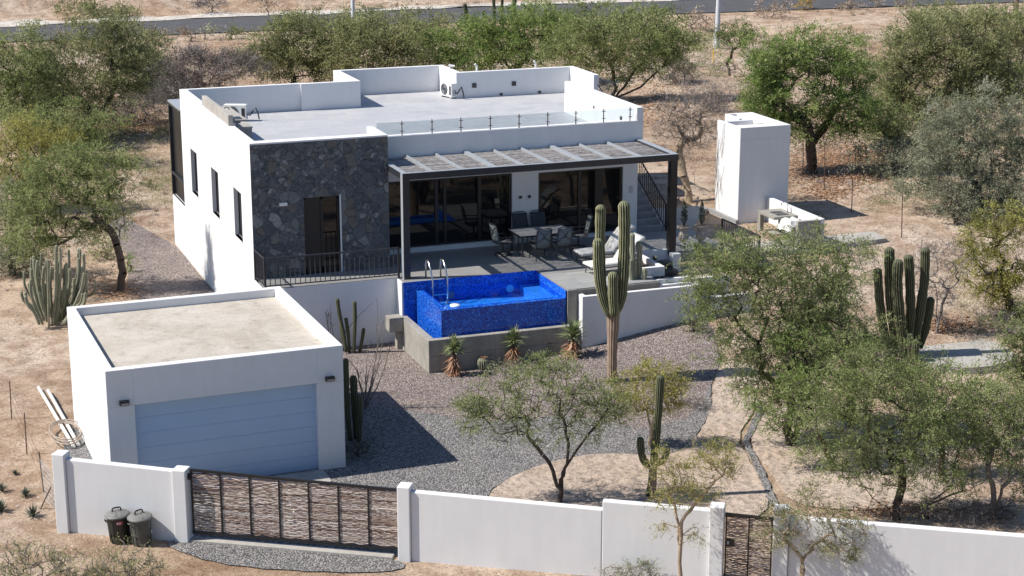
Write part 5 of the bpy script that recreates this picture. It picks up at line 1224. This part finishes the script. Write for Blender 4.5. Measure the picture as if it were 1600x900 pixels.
T('mesquite_tree', 'yellowish mesquite crown joining the two big mesquites in the right half of the yard', 'tree', (1300,735), [(1190,640,42.7,32.2),(1230,660,36.6,25.3),(1270,640,54.9,40.2),(1290,600,61.0,40.2),(1240,600,48.8,34.5),(1330,620,54.9,40.2),(1285,690,42.7,20.7)], 'leaf_green', 'bark', cover=.5, trunks=[[(1296,715),(1285,690),(1270,660)],[(1302,710),(1310,670)]], tr=.08, clump=13)
T('mesquite_tree', 'bright green mesquite crown in front of the giant cactus foot', 'tree', (1470,745), [(1400,600,48.8,32.2),(1450,620,54.9,34.5),(1500,640,48.8,40.2),(1520,600,42.7,25.3),(1480,580,36.6,20.7),(1540,620,36.6,25.3),(1450,660,54.9,34.5)], 'leaf_green', 'bark', cover=.7, tr=.08, clump=13)
T('mesquite_tree', 'pale feathery mesquite between the outdoor counter and the giant cactus', 'tree', (1290,560), [(1290,380,35,16),(1330,400,35,25),(1250,375,40,18),(1300,450,30,22)], 'leaf_grey', 'bark', cover=.75, tr=.07, clump=12)
T('mesquite_tree', 'green mesquite crown filling the gap below the giant cactus', 'tree', (1330,668), [(1250,520,54.9,40.2),(1300,500,61.0,40.2),(1350,530,54.9,40.2),(1320,560,73.2,40.2),(1270,570,48.8,34.5),(1400,575,42.7,28.7)], 'leaf', 'bark', cover=1.2, tr=.12, clump=13)
T('mesquite_tree', 'slender grey trunked tree near the right picture edge inside the wall', 'tree', (1556,812), [(1540,660,48.8,46.0),(1585,650,42.7,57.5),(1530,700,42.7,40.2),(1580,710,42.7,46.0),(1550,620,42.7,28.7),(1600,760,24.4,34.5)], 'leaf', 'bark_grey', cover=.75, trunks=[[(1560,780),(1570,750),(1580,720)],[(1553,770),(1545,735),(1550,700)],[(1565,760),(1598,735)]], tr=.09, clump=12)
T('mesquite_tree', 'drooping olive crown hanging low over the sand left of the giant cactus', 'tree', (1350,720), [(1230,530,45,30),(1290,540,45,35),(1340,600,45,35),(1250,600,40,30),(1310,640,40,30)], 'leaf_green', 'bark', cover=.42, tr=.07, clump=13)
T('brown_shrub', 'low brushwood under the crooked mesquite by the front wall', 'shrub', (1450,812), [(1440,790,50,14),(1500,795,50,16),(1560,800,40,20)], 'twig_grey', 'bark', cover=.6, tr=.03, bare=True, clump=9)
# ---- in front of the wall
T('street_tree', 'sparse small tree with pale trunk before the wall, left of the narrow gate', 'tree', (1063,935), [(1035,725,28,22),(1075,745,35,28),(1110,715,35,25),(1140,735,25,20),(1050,775,35,22),(1100,770,30,20),(1125,700,25,14),(1035,830,18,14),(1085,835,20,12)], 'leaf_yellow', 'bark_pale', cover=.62, trunks=[[(1063,880),(1062,825),(1055,800),(1045,770)],[(1063,850),(1066,815),(1085,790),(1120,750)]], tr=.06, clump=10, leaf=.85, twigs=1.4)
T('street_tree', 'sparse small tree with reddish trunk before the wall, right of the narrow gate', 'tree', (1255,945), [(1215,800,35,22),(1260,790,35,26),(1300,810,35,24),(1340,825,25,16),(1230,840,35,22),(1290,850,35,20),(1330,860,22,12),(1195,830,18,16),(1265,765,22,14)], 'leaf_olive', 'bark_pale', cover=.6, trunks=[[(1255,900),(1252,870),(1225,845)],[(1255,880),(1275,860),(1310,840)]], tr=.055, clump=10, leaf=.85, twigs=1.4)
T('dry_shrub', 'dry wispy shrub at the bottom left corner', 'shrub', (70,915), [(40,870,45,28),(90,880,40,25),(20,895,30,20),(110,900,30,15)], 'leaf_olive', 'bark_grey', cover=.5, tr=.03, leaf=.75, clump=9, twigs=1.6)
T('dry_shrub', 'dry wispy shrub below the two dustbins', 'shrub', (195,912), [(165,885,35,18),(205,872,38,20),(235,885,22,16),(190,900,55,12),(150,900,25,12)], 'leaf_olive', 'bark_grey', cover=.5, tr=.03, leaf=.75, clump=9, twigs=1.6)
T('dry_shrub', 'thin pale shrub at the bottom edge before the long white wall', 'shrub', (985,915), [(970,890,30,12),(1005,888,25,14),(985,900,50,10)], 'leaf_grey', 'bark_grey', cover=.45, tr=.02, leaf=.75, clump=9, twigs=1.6)
# ground cover by the basin
T('low_shrub', 'low grey green ground cover shrub between the yuccas', 'shrub', (830,580), [(790,582,30,8),(830,572,40,9),(870,568,25,8),(760,590,18,6)], 'leaf_grey', 'bark_grey', cover=.7, tr=.02, clump=8, leaf=.8)
T('low_shrub', 'wispy pale seedling at the basin wall between middle and right yucca', 'shrub', (826,556), [(828,540,8,14)], 'leaf_grey', 'bark_grey', cover=.5, tr=.01, clump=6, leaf=.7)
T('low_shrub', 'small round green bush at the right foot of the white planter', 'shrub', (1085,512), [(1085,498,22,14)], 'leaf', 'bark', cover=1.3, tr=.03, clump=8)
T('low_shrub', 'dark twiggy plant in the garage shade', 'shrub', (560,716), [(558,702,20,14)], 'agave', 'bark', cover=1.0, tr=.03, clump=8)
T('low_shrub', 'dead twig pile at the edge of the gravel near the sand path', 'shrub', (1087,640), [(1087,630,17,8)], 'twig_grey', 'bark_grey', cover=1.0, tr=.02, clump=7, bare=True)
T('brown_shrub', 'brownish shrub at the foot of the giant cactus', 'shrub', (1435,605), [(1430,580,24,22)], 'leaf_dry', 'bark_grey', cover=1.0, tr=.03, clump=8)
T('fallen_branches', 'tangle of dead branches on the sand right of the bare shrub', 'branches', (1530,520), [(1500,512,45,9),(1550,500,35,12)], 'twig_grey', 'bark', cover=.55, tr=.03, bare=True, clump=9, leaf=1.2)
T('bare_shrub', 'bare upright reddish grey shrub behind the giant cactus', 'shrub', (1464,520), [(1440,410,28,32),(1470,400,30,35),(1495,410,22,35),(1455,450,30,30),(1480,455,22,30)], 'twig_grey', 'bark_grey', cover=.16, trunks=[[(1460,490),(1450,455)],[(1465,490),(1466,450)],[(1469,490),(1482,450)],[(1463,495),(1440,470)]], tr=.06, bare=True, clump=10)
# ---- right side
T('mesquite_tree', 'big dense green mesquite with a thick dark trunk behind the white tower', 'tree', (1268,272), [(1210,90,55,50),(1270,80,60,45),(1330,100,45,45),(1190,130,45,40),(1250,140,75,55),(1320,150,55,50),(1280,190,65,35),(1220,180,40,25),(1340,190,35,25),(1190,160,40,22)],
  'leaf_green', 'bark', cover=1.5, trunks=[[(1267,245),(1266,215),(1255,185)],[(1268,230),(1290,200),(1310,170)]], tr=.30, maxleaf=60000)
T('mesquite_tree', 'olive green mesquite right of the big green one, leaning trunk in its shade', 'tree', (1405,225), [(1420,80,50,45),(1480,60,60,45),(1540,80,50,40),(1440,130,60,40),(1500,130,60,40),(1400,150,40,35),(1560,130,40,40),(1450,40,40,25),(1520,30,45,25)],
  'leaf_olive', 'bark', cover=1.4, trunks=[[(1398,200),(1390,180),(1410,150)]], tr=.22, maxleaf=60000)
T('mesquite_tree', 'dusty grey green thorny tree at the right edge', 'tree', (1530,330), [(1480,200,50,45),(1530,190,55,55),(1585,200,35,60),(1460,250,50,40),(1520,260,60,45),(1580,270,40,45),(1440,290,40,18),(1500,300,50,25),(1560,310,45,25)],
  'leaf_grey', 'bark_grey', cover=1.4, tr=.18, maxleaf=60000, tint=(.0,.9))
T('thorny_shrub', 'low grey green shrub with straight thorny arms in the leaf litter', 'shrub', (1400,275), [(1360,245,35,22),(1400,240,40,25),(1440,245,30,25),(1380,262,35,14)], 'leaf_grey', 'bark_grey', cover=.95, tr=.06, clump=11, leaf=1.1)
T('mesquite_tree', 'lime green tree at the right edge behind the bare shrub', 'tree', (1585,500), [(1540,370,40,40),(1585,350,35,45),(1530,420,35,35),(1580,420,35,45),(1560,460,35,25),(1595,480,20,30)], 'leaf_yellow', 'bark', cover=1.2, trunks=[[(1580,480),(1572,450),(1560,420)]], tr=.14, tint=(.0,.7), hang=.5)
T('mesquite_tree', 'feathery green tree at the right edge beside the round slab', 'tree', (1598,640), [(1580,530,30,40),(1600,570,30,50),(1575,580,22,25),(1610,500,25,40)], 'leaf', 'bark', cover=1.1, tr=.1, hang=.8)
T('bare_shrub', 'small dark tree with thin foliage behind the open sand at the right', 'tree', (1492,350), [(1480,300,25,25),(1495,320,20,18)], 'leaf_grey', 'bark', cover=.4, tr=.08, clump=10)
T('bare_tree', 'leafless grey tree between the pergola and the white tower', 'tree', (1078,316), [(1070,175,35,40),(1105,165,30,40),(1050,200,30,30),(1090,210,30,30),(1120,150,20,25),(1045,165,20,25)], 'twig_grey', 'bark_pale', cover=.30, trunks=[[(1075,295),(1066,265),(1062,235),(1075,215)],[(1077,300),(1085,280),(1080,262)]], tr=.15, bare=True, clump=13, leaf=1.2)
T('chaparral_shrub', 'dark rounded cholla bush beside the right utility pole', 'shrub', (1140,118), [(1150,50,28,22),(1135,62,20,14),(1165,60,18,18)], 'cactus_leaf' if 'cactus_leaf' in M else 'leaf', 'bark', cover=1.0, tr=.08, tint=(0,.4), trunks=[[(1138,100),(1146,75)]], clump=10)
for lb, bs_, bl, mt, cv in [
 ('grey green mesquite low at the right, just above the lime green tree', (1560,345), [(1500,320,45,20),(1560,330,45,22),(1595,310,25,30)], 'leaf_grey', 1.0),
 ('olive mesquite spreading behind the dusty thorny tree', (1500,230), [(1400,110,35,30),(1450,170,50,30),(1390,190,35,22),(1550,160,50,30),(1500,90,45,30)], 'leaf_olive', 1.1),
 ('dark green mesquite between the big green tree and the road', (1390,110), [(1380,110,25,22),(1410,60,30,22),(1440,25,35,20),(1475,30,30,20)], 'leaf', .9),
 ('dense olive crown in the upper right corner by the dark pole', (1590,150), [(1560,30,40,22),(1590,120,30,35),(1540,110,35,30),(1590,170,25,30)], 'leaf', 1.1),
 ('green mesquite at the right edge above the front wall', (1605,700), [(1590,610,25,22),(1600,660,25,30),(1575,640,22,20)], 'leaf', .9)]:
    T('mesquite_tree', lb, 'tree', bs_, [(a, b, c*1.25, d*1.2) for a, b, c, d in bl], mt, 'bark', cover=cv, tr=.1, group='mesquites along the right side')
# ---- behind the house, left to right
back = [
 ('grey green crown filling the gap left of the leaning mesquite', (70,250), [(90,190,45,30),(120,210,40,25),(50,200,40,30),(140,235,30,22),(150,195,35,25)], 'leaf', 1.1, None, .12),
 ('dark olive mesquite between the leaning one and the grey thicket', (240,140), [(225,90,40,30),(250,120,35,28),(205,120,35,30),(235,70,30,22)], 'leaf_olive', .8, None, .12),
 ('low spreading mesquite in front of the road, right of the middle trees', (880,70), [(850,30,50,22),(920,25,50,22),(980,30,45,22),(1030,35,35,22)], 'leaf', 1.2, None, .12),
 ('olive mesquite before the road behind the raised middle parapet', (620,60), [(560,40,50,20),(620,35,50,20),(680,40,40,20)], 'leaf_olive', 1.2, None, .12),
 ('green tree at the top right corner', (1570,110), [(1560,60,40,35),(1595,90,30,40),(1585,40,30,30)], 'leaf_olive', 1.2, None, .14),
 ('mesquite in the gap between the big green tree and the thorny one', (1400,260), [(1390,200,40,28),(1430,215,40,28),(1370,170,30,30)], 'leaf', .9, None, .12),
 ('tall thin crowned mesquite on the left with a dark leaning trunk', (125,218), [(60,110,60,40),(130,80,55,45),(190,70,45,40),(100,150,60,45),(170,130,55,45),(215,110,35,35),(60,170,50,30),(170,45,45,20)], 'leaf_olive', 1.05, [[(150,185),(170,160),(182,130),(175,95)],[(150,185),(120,150),(90,130)]], .22),
 ('green mesquite at the left edge below the road', (25,230), [(20,90,45,40),(50,130,45,40),(10,150,35,40),(40,180,45,30)], 'leaf', 1.2, None, .15),
 ('yellow green bushy tree at the left edge', (35,330), [(25,220,40,35),(70,225,40,30),(20,270,35,35),(65,265,40,28),(95,215,25,20)], 'leaf_yellow', .95, None, .12),
 ('big soft mesquite left of the house with a curved trunk', (188,455), [(60,280,50,35),(110,260,50,30),(150,265,45,30),(60,330,55,35),(120,310,55,35),(175,300,35,30),(160,340,35,25),(40,370,40,30),(100,355,45,20),(190,260,25,25)], 'leaf', 1.1, [[(192,425),(188,390),(178,360),(150,335)],[(190,440),(165,430),(145,420)],[(188,385),(186,355)]], .15),
 ('grey green mesquite at the left edge beside the organ pipe clump', (20,430), [(15,330,35,40),(30,390,40,35),(60,400,30,25),(5,410,30,25)], 'leaf_grey', 1.2, None, .12),
 ('olive mesquite directly behind the left part of the roof', (455,140), [(430,60,45,30),(480,50,45,30),(420,95,40,28),(470,90,50,32),(530,60,35,30),(510,95,30,28)], 'leaf_olive', 1.5, None, .16),
 ('soft olive tree behind the raised middle parapet, by the grey pole', (585,140), [(560,50,40,30),(610,60,45,30),(580,90,50,30),(635,90,35,25),(540,85,30,25)], 'leaf_olive', 1.4, None, .16),
 ('bright yellow green tree behind the roof air conditioner', (690,130), [(680,80,40,28),(720,60,40,28),(660,60,25,22),(735,90,35,25)], 'leaf_green', 1.4, None, .16),
 ('wide green mesquite behind the middle of the roof', (800,140), [(770,50,45,30),(820,40,45,28),(780,85,50,28),(840,75,50,30),(880,40,35,25),(745,40,28,20)], 'leaf_green', 1.3, [[(800,110),(780,90)],[(805,110),(835,80)]], .18),
 ('grey green mesquite with dark bare limbs behind the right parapet', (955,160), [(920,50,45,30),(970,60,50,35),(920,90,45,28),(1010,50,45,35),(1040,80,40,35),(980,100,45,25),(890,85,30,22),(1060,55,25,25)], 'leaf', 1.15, [[(962,140),(958,110),(940,85)],[(968,145),(985,120),(1010,90)],[(970,150),(1000,135),(1040,100)]], .16),
]
for lb, bs_, bl, mt, cv, tk, tr_ in back:
    T('mesquite_tree', lb, 'tree', bs_, [(a, b, c*1.25, d*1.15) for a, b, c, d in bl], mt, 'bark', cover=cv, trunks=tk, tr=tr_, group='mesquites behind and beside the house')
shr = [
 ('wide leafless grey thicket behind the left corner of the house', 'bare_shrub', (310,150), [(270,120,45,35),(320,110,50,32),(370,100,40,25),(250,160,30,25),(300,85,35,15)], 'twig_grey', 1.1, True),
 ('dark leafless scrub under the leaning mesquite left of the house', 'bare_shrub', (230,195), [(210,165,45,22),(250,150,40,25),(190,185,40,12)], 'twig_grey', .8, True),
 ('olive bush left of the roof against the sandy road bank', 'green_shrub', (360,62), [(365,50,22,10)], 'leaf_olive', 1.0, False),
 ('olive bush behind the trunk of the big soft mesquite', 'green_shrub', (165,405), [(160,388,32,20)], 'leaf_olive', 1.1, False),
 ('small green shoots at the foot of the curved trunk', 'green_shrub', (203,425), [(202,405,9,16)], 'leaf_green', .9, False),
 ('pinkish dry shrub before the road at the upper left', 'dry_shrub', (240,62), [(240,52,20,11)], 'leaf_dry', 1.1, False),
 ('pinkish dry shrub at the near road edge above the left mesquite', 'dry_shrub', (100,75), [(100,62,18,10)], 'leaf_dry', 1.1, False),
 ('pinkish dry shrub before the road left of the utility pole', 'dry_shrub', (300,65), [(298,53,18,10)], 'leaf_dry', 1.1, False),
 ('dark olive thicket on the bank above the road at the top left', 'green_shrub', (150,30), [(120,12,35,14),(165,14,40,16),(205,18,25,12)], 'leaf_olive', 1.3, False),
 ('olive scrub at the near road edge behind the left roof parapet', 'green_shrub', (320,62), [(325,50,18,9)], 'leaf_grey', 1.0, False),
 ('grey scrub on the far road bank left of the first utility pole', 'bare_shrub', (330,16), [(325,6,28,9)], 'twig_grey', 1.0, True),
 ('dry scrub on the far road bank above the left roof corner', 'dry_shrub', (420,10), [(415,2,22,7)], 'leaf_dry', 1.0, False),
 ('orange flowering bush at the road right of the utility pole', 'flowering_shrub', (1258,16), [(1262,6,16,9)], 'leaf_orange', 1.1, False),
 ('grey brown bush at the road left of the orange one', 'dry_shrub', (1205,28), [(1205,14,30,12)], 'leaf_dry', .9, False),
 ('pinkish round bush at the near road edge, upper right', 'dry_shrub', (1327,14), [(1327,5,19,8)], 'leaf_dry', 1.2, False),
 ('brown round bush at the near road edge, upper right beyond the pinkish one', 'dry_shrub', (1373,12), [(1373,5,10,6)], 'leaf_dry', 1.0, False),
 ('tan bush at the near road edge above the olive mesquite', 'dry_shrub', (1420,14), [(1420,5,19,8)], 'leaf_dry', 1.1, False),
 ('yellow green bush on the sandy bank at the upper right', 'green_shrub', (1478,22), [(1478,9,12,9)], 'leaf_yellow', 1.1, False),
 ('pinkish dry scrub left of the right utility pole', 'dry_shrub', (1080,45), [(1085,30,28,12)], 'leaf_dry', 1.0, False),
 ('leafless grey thicket between the right parapet and the utility pole', 'bare_shrub', (1070,130), [(1060,110,35,22),(1040,90,25,18)], 'twig_grey', .7, True),
 ('grey bare thicket in the shade behind the leafless tree', 'bare_shrub', (1110,175), [(1110,155,38,18)], 'twig_grey', .8, True),
 ('dry grass tufts on the sand right of the roof', 'dry_shrub', (1150,108), [(1120,105,25,7)], 'leaf_dry', .6, False),
 ('brown dry scrub low at the left before the curved trunk', 'dry_shrub', (145,440), [(150,428,35,10)], 'leaf_dry', .6, False),
]
for lb, nm, bs_, bl, mt, cv, br in shr:
    T(nm, lb, 'shrub', bs_, bl, mt, 'bark_grey', cover=cv, bare=br, tr=.04, clump=9, group='scrub round the property')
# far columnar cacti behind the roof
gc = 'dark columnar cacti in the trees behind the roof'
for i, (st, lb) in enumerate([([([(733,60),(730,35),(726,5)],3.6,0)], 'leaning dark cactus column at the top centre, the leftmost one'), ([([(757,60),(756,30),(755,16)],2.6,0)], 'short dark cactus stub at the top centre'), ([([(773,60),(772,20),(771,-12)],2.8,0),([(785,60),(784,20),(785,-12)],2.6,.5)], 'pair of thin dark cactus columns at the top centre'), ([([(802,60),(802,25),(805,-14)],3.8,0)], 'thickest dark cactus column at the top centre')]):
    cactus_thing('columnar_cactus', lb, (st[0][0][0][0], 118), st, 'cactus_dark', group=gc, ribs=8)
cactus_thing('columnar_cactus', 'thin dark cactus column at the upper right among the olive crowns', (1516,118), [([(1516,90),(1517,55),(1517,20)],3,0)], 'cactus_dark', group=gc, ribs=8)
# scattered low scrub: nobody could count it
def tufts(name, n, region, mat, size, cov):
    V = []; Q_ = []; A = []; k = 0
    for _ in range(n):
        u = rng.uniform(region[0], region[1]); v = rng.uniform(region[2], region[3]); g = ground(u, v)
        if yard(g[0], g[1]) or (-1 < g[1]-road_y(g[0]) < 10.5): continue
        if (16 < g[0] < 24 and -3 < g[1] < 6): continue
        m = mpp(g); q = int(cov*rng.uniform(.4,1.4)); R = size*m*rng.uniform(.4,1.4)
        P = g + rng.normal(size=(q,3))*R*np.array([.5,.5,.22])+np.array([0,0,R*.25]); P[:,2] = np.maximum(P[:,2], g[2]+.01)
        D = rng.normal(size=(q,3)); D[:,2] = np.abs(D[:,2])+.4; D /= np.linalg.norm(D,axis=1)[:,None]
        v_, q_, a_ = leaf_quads(P, D, np.full(q, 4*m)*rng.uniform(.5,1.4,q), np.full(q, .7*m), np.clip(rng.random()+rng.normal(0,.15,q),0,1)); V.append(v_); Q_.append(q_+k); A.append(a_); k += len(v_)
    struct(name, mesh_np(name, np.concatenate(V), np.concatenate(Q_), {'tint':('POINT',np.concatenate(A))}), M[mat], 'stuff')
tufts('dry_grass', 700, (-20,1620,60,560), 'leaf_dry', 9, 40)
tufts('dead_twigs', 1100, (-20,1620,30,520), 'twig_grey', 10, 34)
tufts('undergrowth', 330, (-20,270,60,330), 'leaf_olive', 30, 130)
tufts('undergrowth', 260, (380,1130,45,120), 'leaf', 26, 130)
tufts('undergrowth', 300, (1340,1620,60,330), 'leaf_olive', 30, 130)
tufts('undergrowth', 80, (1500,1620,330,700), 'leaf_olive', 22, 110)
tufts('dead_undergrowth', 160, (180,1160,90,210), 'twig_grey', 26, 90)
tufts('dead_undergrowth', 260, (1030,1620,60,330), 'twig_grey', 26, 90)
tufts('bank_scrub', 320, (-20,1620,-10,25), 'leaf_dry', 8, 40)
